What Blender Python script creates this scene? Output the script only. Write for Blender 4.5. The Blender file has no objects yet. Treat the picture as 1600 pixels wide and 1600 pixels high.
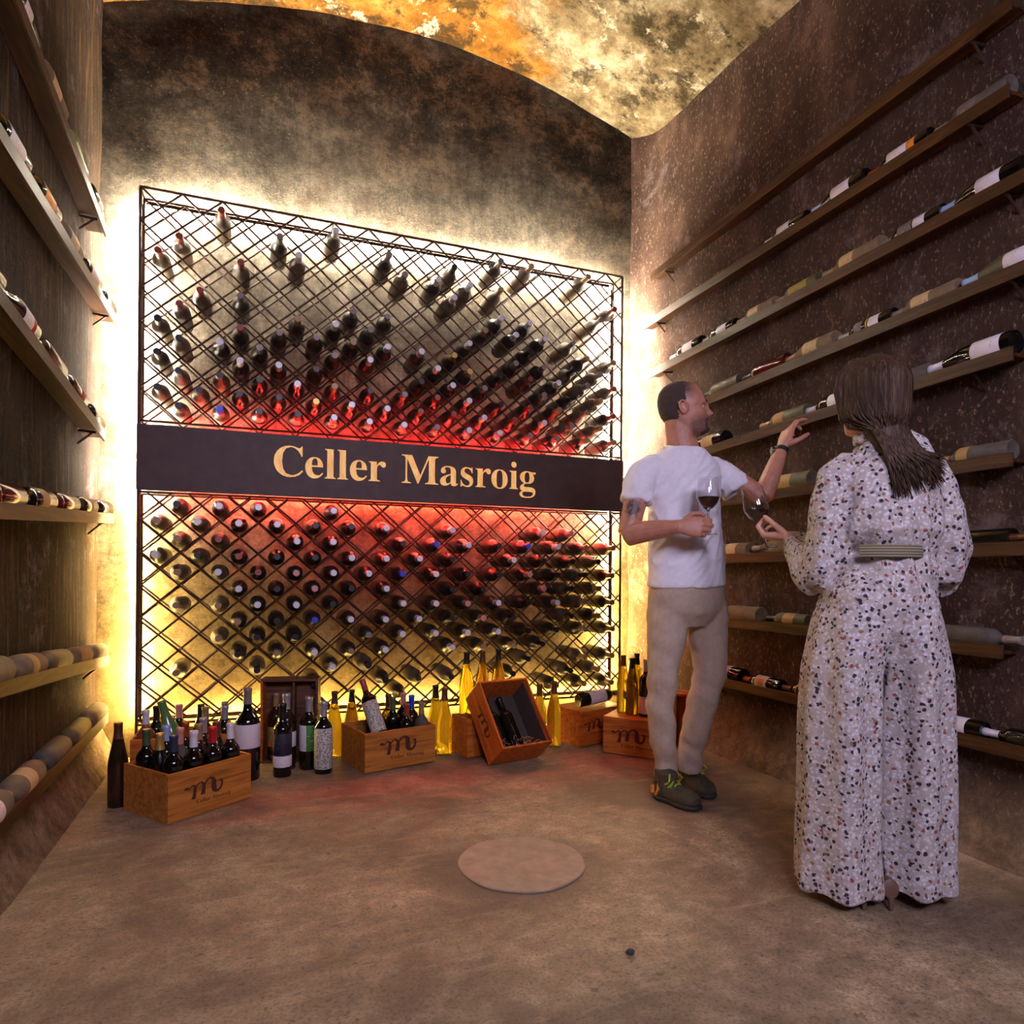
import bpy, bmesh, math, random
from math import sin, cos, pi, radians, sqrt, exp, hypot, atan2
from mathutils import Vector, Matrix, noise as mnoise
random.seed(11)
SC = bpy.context.scene
COL = SC.collection

# ------------------------------------------------------------------ camera, world, exposure, fill lamps
CAM_H, FOC, HOR = 0.95, 1050.0, 897.0          # camera height (m), focal length and horizon row (px of the 1600 frame)
YAW, ROLL = radians(20.85), radians(0.45)
FW = Vector((sin(YAW), cos(YAW), 0)); RT = Vector((cos(YAW), -sin(YAW), 0)); UP = Vector((0, 0, 1))
EYE = Vector((0, 0, CAM_H))
cd = bpy.data.cameras.new('camera'); cam = bpy.data.objects.new('camera', cd); COL.objects.link(cam)
cd.sensor_width = 36; cd.sensor_fit = 'HORIZONTAL'; cd.lens = 36 * FOC / 1600; cd.shift_y = (HOR - 800) / 1600
cd.clip_start = 0.02
cx_ = RT * cos(ROLL) + UP * sin(ROLL); cy_ = -RT * sin(ROLL) + UP * cos(ROLL); cz_ = -FW
cam.matrix_world = Matrix(((cx_.x, cy_.x, cz_.x, 0), (cx_.y, cy_.y, cz_.y, 0), (cx_.z, cy_.z, cz_.z, CAM_H), (0, 0, 0, 1)))
SC.camera = cam
SC.view_settings.view_transform = 'Standard'; SC.view_settings.look = 'None'
SC.view_settings.gamma = 1; SC.view_settings.use_curve_mapping = False
SC.view_settings.exposure = 0.0
w = bpy.data.worlds.new('cellar_air'); SC.world = w; w.use_nodes = True
w.node_tree.nodes['Background'].inputs[0].default_value = (0.55, 0.5, 0.75, 1)
w.node_tree.nodes['Background'].inputs[1].default_value = 0.02

def area_lamp(name, loc, target, sx, sy, power, col, spread=pi):
    l = bpy.data.lights.new(name, 'AREA'); l.shape = 'RECTANGLE'; l.size = sx; l.size_y = sy
    l.energy = power; l.color = col; l.spread = spread
    o = bpy.data.objects.new(name, l); COL.objects.link(o); o.location = loc
    o.rotation_euler = (Vector(target) - Vector(loc)).to_track_quat('-Z', 'Y').to_euler()
    return o
LED = dict(white=1250.0, yellow=330.0, red=560.0)      # emission of the strips behind the rack
area_lamp('front_fill_lamp', (0.05, -1.1, 2.35), (1.0, 2.4, 0.9), 0.6, 0.6, 62, (0.74, 0.70, 1.0))  # cool fill lamps, out of view behind the camera
area_lamp('front_fill_lamp.001', (1.15, -1.1, 2.5), (1.2, 2.5, 0.9), 0.6, 0.6, 44, (0.80, 0.72, 1.0))

# ------------------------------------------------------------------ photo rays to room points
def ray(px, py):
    dx, dy = px - 800, py - HOR
    u = (dx * cos(ROLL) + dy * sin(ROLL)) / FOC; v = (-dx * sin(ROLL) + dy * cos(ROLL)) / FOC
    return FW + RT * u - UP * v
def P(px, py, z): return EYE + ray(px, py) * z
def onZ(px, py, Z):
    d = ray(px, py); return EYE + d * ((Z - CAM_H) / d.z)
def onX(px, py, X):
    d = ray(px, py); return EYE + d * (X / d.x)
def onY(px, py, Y):
    d = ray(px, py); return EYE + d * (Y / d.y)
def proj(p):
    q = Vector(p) - EYE; z = q.dot(FW); u = q.dot(RT) / z * FOC; v = -q.z / z * FOC
    return 800 + u * cos(ROLL) - v * sin(ROLL), HOR + u * sin(ROLL) + v * cos(ROLL)

XL, XR, YW, YF = -0.742, 2.39, 3.90, -2.3      # side walls, back wall, wall behind the camera
YR = 3.68                                     # front lattice of the rack
RX0, RX1 = -0.535, 2.124                      # rack ends

# ------------------------------------------------------------------ materials
def lin(c):
    return tuple(((x / 255) / 12.92 if x / 255 <= 0.04045 else ((x / 255 + 0.055) / 1.055) ** 2.4) for x in c) + (1,)
class NT:
    def __init__(s, name):
        s.m = bpy.data.materials.new(name); s.m.use_nodes = True; s.t = s.m.node_tree; s.n = s.t.nodes
        s.b = s.n['Principled BSDF']; s.tc = None
    def new(s, typ, **kw):
        n = s.n.new('ShaderNode' + typ)
        for k, v in kw.items(): setattr(n, k, v)
        return n
    def link(s, a, b): s.t.links.new(a, b)
    def setin(s, sock, v):
        if isinstance(v, bpy.types.NodeSocket): s.link(v, sock)
        elif v is not None: sock.default_value = v
    def coord(s, scale=(1, 1, 1), kind='Object'):
        if s.tc is None: s.tc = s.new('TexCoord')
        mp = s.new('Mapping'); s.link(s.tc.outputs[kind], mp.inputs[0]); mp.inputs['Scale'].default_value = scale
        return mp.outputs[0]
    def noise(s, vec, scale, detail=6, rough=0.6, dist=0.0):
        n = s.new('TexNoise'); s.link(vec, n.inputs['Vector']); n.inputs['Scale'].default_value = scale
        n.inputs['Detail'].default_value = detail; n.inputs['Roughness'].default_value = rough; n.inputs['Distortion'].default_value = dist
        return n.outputs['Fac']
    def voro(s, vec, scale, rnd=1.0):
        n = s.new('TexVoronoi'); s.link(vec, n.inputs['Vector']); n.inputs['Scale'].default_value = scale
        n.inputs['Randomness'].default_value = rnd
        return n.outputs['Distance'], n.outputs['Color']
    def ramp(s, fac, stops, interp='LINEAR'):
        n = s.new('ValToRGB'); s.link(fac, n.inputs[0]); r = n.color_ramp; r.interpolation = interp
        while len(r.elements) < len(stops): r.elements.new(0.5)
        for e, (p, c) in zip(r.elements, stops):
            e.position = p; e.color = c if isinstance(c, tuple) else (c, c, c, 1)
        return n.outputs[0]
    def mix(s, f, a, b, mode='MIX'):
        n = s.new('Mix'); n.data_type = 'RGBA'; n.blend_type = mode
        s.setin(n.inputs[0], f); s.setin(n.inputs[6], a); s.setin(n.inputs[7], b)
        return n.outputs[2]
    def math(s, op, a, b=None, clamp=False):
        n = s.new('Math', operation=op, use_clamp=clamp); s.setin(n.inputs[0], a)
        if b is not None: s.setin(n.inputs[1], b)
        return n.outputs[0]
    def xyz(s):
        if s.tc is None: s.tc = s.new('TexCoord')
        n = s.new('SeparateXYZ'); s.link(s.tc.outputs['Object'], n.inputs[0]); return n.outputs
    def bump(s, h, strength=0.5, dist=0.01):
        n = s.new('Bump'); n.inputs['Strength'].default_value = strength; n.inputs['Distance'].default_value = dist
        s.link(h, n.inputs['Height'])
        prev = s.b.inputs['Normal']
        if prev.is_linked: s.link(prev.links[0].from_socket, n.inputs['Normal'])
        s.link(n.outputs[0], prev)
    def base(s, c): s.setin(s.b.inputs['Base Color'], c)
    def set(s, **kw):
        for k, v in kw.items(): s.setin(s.b.inputs[k.replace('_', ' ')], v)

MATS = {}
def plain(name, rgb, rough=0.5, metal=0.0, var=0.12, nscale=30, bump=0.0, **kw):
    """A surface of one colour with a little procedural unevenness."""
    if name in MATS: return MATS[name]
    t = NT(name); c = lin(rgb); v = t.coord()
    f = t.noise(v, nscale, 4)
    dk = tuple(x * (1 - var) for x in c[:3]) + (1,); lt = tuple(min(1, x * (1 + var)) for x in c[:3]) + (1,)
    t.base(t.ramp(f, [(0.3, dk), (0.7, lt)])); t.set(Roughness=rough, Metallic=metal)
    for k, x in kw.items(): t.setin(t.b.inputs[k.replace('_', ' ')], x)
    if bump: t.bump(t.noise(v, nscale * 3, 5), bump, 0.002)
    MATS[name] = t.m; return t.m
def emis(name, col, strength):
    t = NT(name); t.base((0, 0, 0, 1)); t.set(Emission_Color=col, Emission_Strength=strength); return t.m

def mat_wall_back():
    t = NT('soot_stained_plaster_end_wall'); v = t.coord(); X, Y, Z = t.xyz()
    big = t.noise(v, 1.3, 7, 0.65, 0.6); mid = t.noise(v, 5, 12, 0.82); fine = t.noise(v, 60, 8, 0.8)
    drip = t.noise(t.coord((22, 1, 0.9)), 1.5, 5, 0.6)
    base = t.ramp(mid, [(0.38, lin((54, 48, 40))), (0.5, lin((86, 78, 66))), (0.62, lin((118, 109, 94)))])
    pch = t.noise(v, 1.9, 12, 0.8, 0.3); pc2 = t.noise(t.coord((1.0, 1.0, 1.6)), 2.7, 12, 0.82, 0.2)
    base = t.mix(t.ramp(pch, [(0.50, 0.0), (0.60, 0.4)]), base, lin((80, 60, 42)))
    base = t.mix(t.ramp(pc2, [(0.54, 0.0), (0.66, 0.35)]), base, lin((140, 130, 110)))
    base = t.mix(t.ramp(drip, [(0.48, 0.0), (0.78, 0.4)]), base, lin((50, 44, 36)))
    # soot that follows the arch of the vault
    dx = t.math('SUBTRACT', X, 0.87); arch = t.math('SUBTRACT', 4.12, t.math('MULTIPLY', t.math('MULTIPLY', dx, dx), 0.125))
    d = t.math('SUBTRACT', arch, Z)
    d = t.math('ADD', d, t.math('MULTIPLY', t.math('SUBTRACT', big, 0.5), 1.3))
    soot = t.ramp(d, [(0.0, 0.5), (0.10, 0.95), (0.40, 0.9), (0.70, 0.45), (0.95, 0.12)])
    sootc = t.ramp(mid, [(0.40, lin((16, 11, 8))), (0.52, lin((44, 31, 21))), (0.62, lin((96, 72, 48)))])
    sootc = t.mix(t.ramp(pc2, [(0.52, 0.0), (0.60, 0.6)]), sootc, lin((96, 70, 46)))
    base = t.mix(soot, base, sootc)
    base = t.mix(t.ramp(fine, [(0.55, 0.0), (0.66, 0.7)]), base, lin((30, 24, 16)))
    base = t.mix(t.ramp(t.noise(v, 75, 6, 0.75), [(0.60, 0.0), (0.70, 0.7)]), base, lin((150, 142, 120)))
    # base colour turns ochre low down
    low = t.ramp(Z, [(0.3, 0.55), (0.9, 0.15), (1.0, 0.0)])
    base = t.mix(t.math('MULTIPLY', low, t.ramp(mid, [(0.3, 0.3), (0.7, 1.0)])), base, lin((136, 110, 54)))
    t.base(base); t.set(Roughness=0.95, Specular_IOR_Level=0.08)
    t.bump(mid, 0.5, 0.03); t.bump(fine, 0.6, 0.008); return t.m
def mat_wall_side(name, dark, midc, light, fleck, stretch, flecks=0.5):
    t = NT(name); v = t.coord(); X, Y, Z = t.xyz()
    big = t.noise(v, 1.1, 6, 0.6, 0.5); streak = t.noise(t.coord((stretch, stretch, 1.2)), 2.2, 7, 0.65); fine = t.noise(t.coord((1, 1, 0.55)), 60, 6, 0.7)
    grit = t.noise(t.coord((1.3, 1.3, 0.7)), 62, 6, 0.7)
    base = t.ramp(streak, [(0.28, lin(dark)), (0.55, lin(midc)), (0.78, lin(light))])
    base = t.mix(t.ramp(big, [(0.35, 0.65), (0.6, 0.0)]), base, lin(dark))
    base = t.mix(t.ramp(grit, [(0.56, 0.0), (0.74, flecks)]), base, lin(fleck))
    base = t.mix(t.ramp(fine, [(0.60, 0.0), (0.74, 0.65)]), base, lin(tuple(int(c * 0.45) for c in dark)))
    pat = t.noise(v, 2.6, 9, 0.78, 0.2)
    base = t.mix(t.ramp(pat, [(0.55, 0.0), (0.66, 0.4)]), base, lin((132, 120, 120)))
    base = t.mix(t.ramp(Z, [(0.10, 0.85), (0.30, 0.0)]), base, t.ramp(t.noise(v, 9, 10, 0.82), [(0.38, lin((84, 68, 53))), (0.62, lin((150, 126, 98)))]))
    t.base(base); t.set(Roughness=0.95, Specular_IOR_Level=0.10)
    t.bump(streak, 0.4, 0.03); t.bump(grit, 0.7, 0.012); t.bump(fine, 0.5, 0.005); return t.m
def mat_vault():
    t = NT('peeling_ochre_vault_plaster'); v = t.coord()
    a = t.noise(v, 1.25, 9, 0.68, 0.15); b = t.noise(v, 3.6, 9, 0.78, 0.1); c = t.noise(v, 40, 5, 0.7); X, Y, Z = t.xyz()
    ochre = t.ramp(b, [(0.3, lin((70, 42, 14))), (0.5, lin((122, 78, 26))), (0.7, lin((168, 122, 58)))])
    pale = t.ramp(b, [(0.34, lin((62, 48, 28))), (0.5, lin((122, 104, 74))), (0.68, lin((176, 160, 130)))])
    side = t.math('ADD', t.math('MULTIPLY', t.math('SUBTRACT', X, 1.15), 1.2), t.math('MULTIPLY', t.math('SUBTRACT', a, 0.5), 4.0))
    base = t.mix(t.ramp(side, [(0.2, 0.0), (0.55, 1.0)]), ochre, pale)
    d2 = t.noise(v, 3.4, 10, 0.78, 0.15)
    base = t.mix(t.ramp(d2, [(0.50, 0.0), (0.58, 0.85)]), base, lin((44, 36, 22)))
    base = t.mix(t.ramp(t.noise(v, 5, 9, 0.75, 0.1), [(0.58, 0.0), (0.63, 0.75)]), base, lin((196, 180, 152)))
    base = t.mix(t.ramp(c, [(0.60, 0.0), (0.72, 0.5)]), base, lin((60, 44, 22)))
    t.base(base); t.set(Roughness=0.95, Specular_IOR_Level=0.08); t.bump(d2, 0.5, 0.03); t.bump(c, 0.5, 0.006); return t.m
def mat_floor():
    t = NT('worn_screed_floor'); v = t.coord()
    a = t.noise(v, 1.4, 8, 0.65, 0.5); b = t.noise(v, 9, 10, 0.82); c = t.noise(v, 120, 4, 0.7); d = t.noise(t.coord((1, 4, 1)), 5, 6, 0.6)
    base = t.ramp(b, [(0.3, lin((100, 84, 66))), (0.5, lin((148, 126, 98))), (0.72, lin((196, 172, 138)))])
    base = t.mix(t.ramp(a, [(0.40, 0.75), (0.58, 0.0)]), base, lin((94, 76, 60)))
    base = t.mix(t.ramp(d, [(0.55, 0.0), (0.75, 0.35)]), base, lin((190, 168, 144)))
    base = t.mix(t.ramp(c, [(0.36, 0.55), (0.5, 0.0)]), base, lin((70, 58, 48)))
    base = t.mix(t.ramp(t.noise(v, 28, 3, 0.5), [(0.66, 0.0), (0.70, 0.5)]), base, lin((74, 60, 50)))
    dn = t.new('VectorMath', operation='DISTANCE'); t.link(v, dn.inputs[0]); dn.inputs[1].default_value = tuple(onZ(815, 1352, 0)); ds = t.math('ADD', dn.outputs['Value'], t.math('MULTIPLY', t.math('SUBTRACT', a, .5), .35))
    base = t.mix(t.ramp(ds, [(.14, .6), (.22, .55), (.36, 0.0)]), base, lin((84, 70, 58)))      # damp ring round the hatch
    t.base(base); t.set(Roughness=t.ramp(b, [(0.3, 0.5), (0.7, 0.8)])); t.set(Specular_IOR_Level=0.25); t.bump(b, 0.25, 0.012); t.bump(c, 0.3, 0.002); return t.m
def mat_wood(name, c1, c2, c3, axis=(1, 14, 14), rough=0.55):
    if name in MATS: return MATS[name]
    t = NT(name); v = t.coord(axis); a = t.noise(v, 3.2, 6, 0.6, 0.8); b = t.noise(t.coord(tuple(x * 4 for x in axis)), 6, 4, 0.6)
    kd, kc = t.voro(t.coord((3, 6, 6)), 1.6)
    base = t.ramp(a, [(0.3, lin(c1)), (0.5, lin(c2)), (0.72, lin(c3))])
    base = t.mix(t.ramp(b, [(0.55, 0.0), (0.75, 0.35)]), base, lin(c1))
    base = t.mix(t.ramp(kd, [(0.05, 0.85), (0.11, 0.0)]), base, lin(tuple(int(x * 0.4) for x in c1)))
    t.base(base); t.set(Roughness=rough, Specular_IOR_Level=0.25); t.bump(a, 0.15, 0.003); MATS[name] = t.m; return t.m

# ------------------------------------------------------------------ mesh building
class M:
    def __init__(s): s.v = []; s.f = []
    def add(s, vs, fs):
        k = len(s.v); s.v += [Vector(p) for p in vs]; s.f += [[i + k for i in f] for f in fs]; return s
    def box(s, c, sz, mat=None):
        x, y, z = [q / 2 for q in sz]; c = Vector(c)
        vs = [Vector(p) for p in ((-x, -y, -z), (x, -y, -z), (x, y, -z), (-x, y, -z), (-x, -y, z), (x, -y, z), (x, y, z), (-x, y, z))]
        if mat is not None: vs = [mat @ p for p in vs]
        return s.add([p + c for p in vs], [(3, 2, 1, 0), (4, 5, 6, 7), (0, 1, 5, 4), (1, 2, 6, 5), (2, 3, 7, 6), (3, 0, 4, 7)])
    def lathe(s, prof, n=24, close=False, arc=None):
        """Revolves (radius, z) pairs; radius 0 makes a pole; arc = (start, span) leaves the rest open."""
        k0 = len(s.v); rings = []; m = n if arc is None else n + 1
        a0, sp = arc if arc else (0, 2 * pi)
        for r, z in prof:
            if r < 1e-6: s.v.append(Vector((0, 0, z))); rings.append([len(s.v) - 1])
            else:
                rings.append(list(range(len(s.v), len(s.v) + m)))
                for i in range(m):
                    a = a0 + sp * i / n; s.v.append(Vector((r * cos(a), r * sin(a), z)))
        pairs = list(zip(rings, rings[1:])) + ([(rings[-1], rings[0])] if close else [])
        for A, B in pairs:
            for i in range(n):
                j = (i + 1) % m
                if len(A) == 1 and len(B) == 1: continue
                if len(A) == 1: s.f.append([A[0], B[j], B[i]])
                elif len(B) == 1: s.f.append([A[i], A[j], B[0]])
                else: s.f.append([A[i], A[j], B[j], B[i]])
        return s
    def loft(s, pts, rad, ref=(0, 0, 1), n=14, cap=True, dome=0.5, power=2.0):
        """A tube through pts; rad = r or (ra, rb) per point; ra runs along ref."""
        pts = [Vector(p) for p in pts]; ref = Vector(ref); N = len(pts); rings = []
        rad = [(r, r) if not isinstance(r, (tuple, list)) else r for r in rad]
        for i in range(N):
            t = (pts[min(i + 1, N - 1)] - pts[max(i - 1, 0)]).normalized()
            a = ref - t * ref.dot(t)
            if a.length < 1e-4: a = Vector((1, 0, 0)) - t * t.x
            a.normalize(); b = t.cross(a)
            ring = []
            for k in range(n):
                th = 2 * pi * k / n; c_, s_ = cos(th), sin(th)
                if power != 2.0:
                    c_ = math.copysign(abs(c_) ** (2 / power), c_); s_ = math.copysign(abs(s_) ** (2 / power), s_)
                s.v.append(pts[i] + a * (rad[i][0] * c_) + b * (rad[i][1] * s_)); ring.append(len(s.v) - 1)
            rings.append(ring)
        for A, B in zip(rings, rings[1:]):
            for k in range(n): s.f.append([A[k], A[(k + 1) % n], B[(k + 1) % n], B[k]])
        if cap:
            for R, e, q in ((rings[0], 0, 1), (rings[-1], N - 1, N - 2)):
                d = (pts[e] - pts[q]).normalized() * (min(rad[e]) * dome)
                s.v.append(pts[e] + d); c = len(s.v) - 1
                for k in range(n): s.f.append([R[(k + 1) % n], R[k], c] if e == 0 else [R[k], R[(k + 1) % n], c])
        return s
    def ball(s, c, r, mat=None, n=16, m=10):
        if not isinstance(r, (tuple, list)): r = (r, r, r)
        t = M().lathe([(sin(pi * i / m), -cos(pi * i / m)) if 0 < i < m else (0, -cos(pi * i / m)) for i in range(m + 1)], n)
        vs = [Vector((p.x * r[0], p.y * r[1], p.z * r[2])) for p in t.v]
        if mat is not None: vs = [mat @ p for p in vs]
        return s.add([p + Vector(c) for p in vs], t.f)
    def mesh(s, name, smooth=True, angle=40, org=None, weld=False):
        me = bpy.data.meshes.new(name); o = Vector(org) if org is not None else Vector()
        me.from_pydata([tuple(p - o) for p in s.v], [], s.f)
        bm = bmesh.new(); bm.from_mesh(me)
        if weld: bmesh.ops.remove_doubles(bm, verts=bm.verts, dist=1e-5)
        bmesh.ops.recalc_face_normals(bm, faces=bm.faces); bm.to_mesh(me); bm.free()
        if smooth:
            me.shade_smooth()
            if angle < 180: me.set_sharp_from_angle(angle=radians(angle))
        return me
def link(name, me, mat=None, parent=None, loc=None, rot=None):
    o = bpy.data.objects.new(name, me); COL.objects.link(o)
    if mat is not None and me is not None and not me.materials: me.materials.append(mat)
    elif mat is not None and me is not None and me.materials[0] is not mat:
        o.material_slots[0].link = 'OBJECT'; o.material_slots[0].material = mat
    if parent is not None: o.parent = parent
    if loc is not None: o.location = loc
    if rot is not None: o.rotation_euler = rot
    return o
def build(name, m, mat, parent=None, org=None, smooth=True, angle=40, bevel=0.0, **kw):
    """Mesh data given in room coordinates; org = the origin the object stands at (a parent's place when it has one)."""
    if parent is not None and org is None: org = parent.location
    me = m.mesh(name, smooth, angle, org)
    o = link(name, me, mat, parent)
    if parent is None and org is not None: o.location = org
    if bevel:
        b = o.modifiers.new('bevel', 'BEVEL'); b.width = bevel; b.segments = 2; b.limit_method = 'ANGLE'
    return o
def tag(o, label=None, cat=None, group=None, kind=None):
    for k, v in (('label', label), ('category', cat), ('group', group), ('kind', kind)):
        if v: o[k] = v
    return o
def empty(name, loc, label, cat, group=None, rot=None):
    o = bpy.data.objects.new(name, None); COL.objects.link(o); o.location = loc; o.empty_display_size = 0.05
    if rot is not None: o.rotation_euler = rot
    return tag(o, label, cat, group)
def fuse(m, voxel, smooth=6, fac=0.5):
    """Grows one continuous surface over overlapping solids."""
    me = m.mesh('raw', False); o = bpy.data.objects.new('raw', me); COL.objects.link(o)
    r = o.modifiers.new('r', 'REMESH'); r.mode = 'VOXEL'; r.voxel_size = voxel; r.use_smooth_shade = True
    if smooth:
        k = o.modifiers.new('s', 'SMOOTH'); k.iterations = smooth; k.factor = fac
    dg = bpy.context.evaluated_depsgraph_get(); me2 = bpy.data.meshes.new_from_object(o.evaluated_get(dg))
    bpy.data.objects.remove(o); bpy.data.meshes.remove(me)
    return me2
def place_mesh(name, me, mat, parent=None, org=None):
    me.name = name; o = link(name, me, None, parent); me.materials.clear(); me.materials.append(mat)
    og = parent.location if parent is not None else Vector(org)
    me.transform(Matrix.Translation(-Vector(og))); me.shade_smooth()
    if parent is None: o.location = og
    return o
ORD = ['', 'first', 'second', 'third', 'fourth', 'fifth', 'sixth', 'seventh', 'eighth', 'ninth', 'tenth', 'eleventh', 'twelfth',
       'thirteenth', 'fourteenth', 'fifteenth', 'sixteenth', 'seventeenth', 'eighteenth']

# ------------------------------------------------------------------ the cellar itself
def arch_z(x, y):
    z = 4.12 - 0.125 * (x - 0.85) ** 2
    return z - 0.10 * (YW - y) * max(0.0, min(1.0, (x - 1.2) / 1.1)) * (1 if y > 0 else max(0, 1))
def grid(nu, nv, fn):
    m = M(); m.v = [Vector(fn(i / nu, j / nv)) for j in range(nv + 1) for i in range(nu + 1)]
    m.f = [[j * (nu + 1) + i, j * (nu + 1) + i + 1, (j + 1) * (nu + 1) + i + 1, (j + 1) * (nu + 1) + i] for j in range(nv) for i in range(nu)]
    return m
def rough(p, amp, sc=1.0): return amp * (mnoise.noise(Vector(p) * 1.7 * sc) + 0.5 * mnoise.noise(Vector(p) * 4.3 * sc) + 0.25 * mnoise.noise(Vector(p) * 9 * sc))
def S(name, m, mat, ang=180):
    return tag(build(name, m, mat, smooth=True, angle=ang), kind='structure')
S('floor', grid(60, 80, lambda a, b: (lambda x, y: (x, y, rough((x, y, 3), 0.004)))(XL - .15 + a * (XR - XL + .3), YF + b * (YW - YF + .1))), mat_floor())
S('wall_back', grid(70, 80, lambda a, b: (lambda x, z: (x, YW + rough((x, 7, z), 0.008) , z))(XL - .1 + a * (XR - XL + .2), -.05 + b * 4.4)), mat_wall_back())
def swell(z): return 0.10 * max(0.0, 1 - z / 0.35) ** 2      # the render runs out in a curve at the foot of the side walls
def cornerfill(y): return 0.16 * max(0.0, 1 - (YW - y) / 0.22) ** 2
mwl = mat_wall_side('streaked_brown_render', (22, 15, 12), (58, 42, 29), (118, 92, 60), (130, 102, 68), 16, 0.45)
mwr = mat_wall_side('pitted_brown_render', (48, 34, 29), (82, 61, 50), (120, 96, 80), (180, 154, 128), 2.2, 0.75)
S('wall_left', grid(130, 80, lambda a, b: (lambda y, z: (XL + swell(z) + rough((1, y, z), 0.010), y, z))(YF + a * (YW + .05 - YF), -.02 + b * 4.3)), mwl)
S('wall_right', grid(130, 80, lambda a, b: (lambda y, z: (XR - swell(z) - cornerfill(y) * .5 + rough((9, y, z), 0.010), y, z))(YF + a * (YW + .05 - YF), -.02 + b * 4.3)), mwr)
S('wall_front', grid(20, 20, lambda a, b: (XL - .1 + a * (XR - XL + .2), YF, -.05 + b * 4.4)), mwr)
S('ceiling', grid(70, 110, lambda a, b: (lambda x, y: (x, y, arch_z(x, y) + rough((x, y, 0), 0.012)))(XL - .1 + a * (XR - XL + .2), YF + b * (YW + .05 - YF))), mat_vault())
hc = onZ(815, 1348, 0)
m = M().lathe([(0, -.01), (0.207, -.01), (0.21, 0.001), (0.206, 0.004), (0, 0.0045)], 56)
for p in m.v:
    a = atan2(p.y, p.x); k = 1 + 0.012 * sin(3 * a + 1) + 0.008 * sin(7 * a); p.x *= k; p.y *= k
hm = plain('pale_hatch_screed', (146, 124, 102), 0.85, 0, 0.2, 16, 0.3)
o = build('floor_hatch', m, hm, org=None, angle=35); o.location = (hc.x, hc.y, 0.001)
tag(o, 'round pale concrete hatch cover set flush in the middle of the floor', 'hatch')

# ------------------------------------------------------------------ rack: two lattices of steel rod, top and bottom panels
STEEL = plain('rusty_dark_steel', (62, 38, 28), 0.6, 0.55, 0.35, 60)
LIPM = mat_wood('oxidised_brown_shelf', (36, 20, 10), (62, 36, 16), (88, 55, 26), (14, 1, 14), 0.5)
PQ = 0.1814; QQ = 0.1614
UP_Z = (1.68, 1.68 + 7 * QQ); LO_Z = (0.205, 1.335)
LO_OFF = 1.335 - 0.8 * QQ      # height of a lattice node row in the lower panel
rack = empty('wine_rack', ((RX0 + RX1) / 2, YR, LO_Z[0]), 'tall dark steel lattice wine rack covering the lit end wall', 'wine rack')
rodme = M().lathe([(0, 0), (1, 0), (1, 1), (0, 1)], 6).mesh('lattice_bar', True, 40)
def rod(name, a, b, r):
    a, b = Vector(a), Vector(b); d = b - a
    o = link(name, rodme, STEEL, rack); o.location = a - rack.location
    o.rotation_euler = d.to_track_quat('Z', 'Y').to_euler(); o.scale = (r, r, d.length); return o
def lattice(z0, z1, node_z, y):
    W = RX1 - RX0
    for sgn in (1, -1):
        for k in range(-30, 40):
            # line: x/PQ - sgn*(z-node)/QQ = k
            pts = []
            for x in (0, W):
                z = node_z + sgn * (x / PQ - k) * QQ
                if z0 - 1e-6 <= z <= z1 + 1e-6: pts.append((x, z))
            for z in (z0, z1):
                x = (k + sgn * (z - node_z) / QQ) * PQ
                if -1e-6 <= x <= W + 1e-6: pts.append((x, z))
            pts = sorted(set((round(a, 4), round(b, 4)) for a, b in pts))
            if len(pts) >= 2 and hypot(pts[-1][0] - pts[0][0], pts[-1][1] - pts[0][1]) > 0.03:
                (xa, za), (xb, zb) = pts[0], pts[-1]
                yy = y + 0.004 * sgn
                rod('lattice_bar', (RX0 + xa, yy, za), (RX0 + xb, yy, zb), 0.0050)
YB = YR + 0.115
for (z0, z1, nz) in ((UP_Z[0], UP_Z[1], UP_Z[0]), (LO_Z[0], LO_Z[1], LO_OFF)):
    for y in (YR, YB):
        lattice(z0, z1, nz, y)
        for z in (z0, z1): rod('rail', (RX0, y, z), (RX1, y, z), 0.0062)
        for x in (RX0, RX1): rod('post', (x, y, z0), (x, y, z1), 0.0065)
    for x in (RX0, RX0 + 5 * PQ, RX0 + 10 * PQ, RX1):
        for z in (z0, z1): rod('tie_rod', (x, YR, z), (x, YB + .03, z), 0.004)
for x in (RX0, RX1):
    rod('post', (x, YR, LO_Z[0]), (x, YR, UP_Z[1]), 0.0075)
    rod('wall_bracket', (x, YB, UP_Z[1] - .02), (x, YW, UP_Z[1] - .02), 0.006)
    rod('wall_bracket', (x, YB, LO_Z[0] + .02), (x, YW, LO_Z[0] + .02), 0.006)
    rod('foot', (x, YR, 0), (x, YR, LO_Z[0]), 0.0075)

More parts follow.
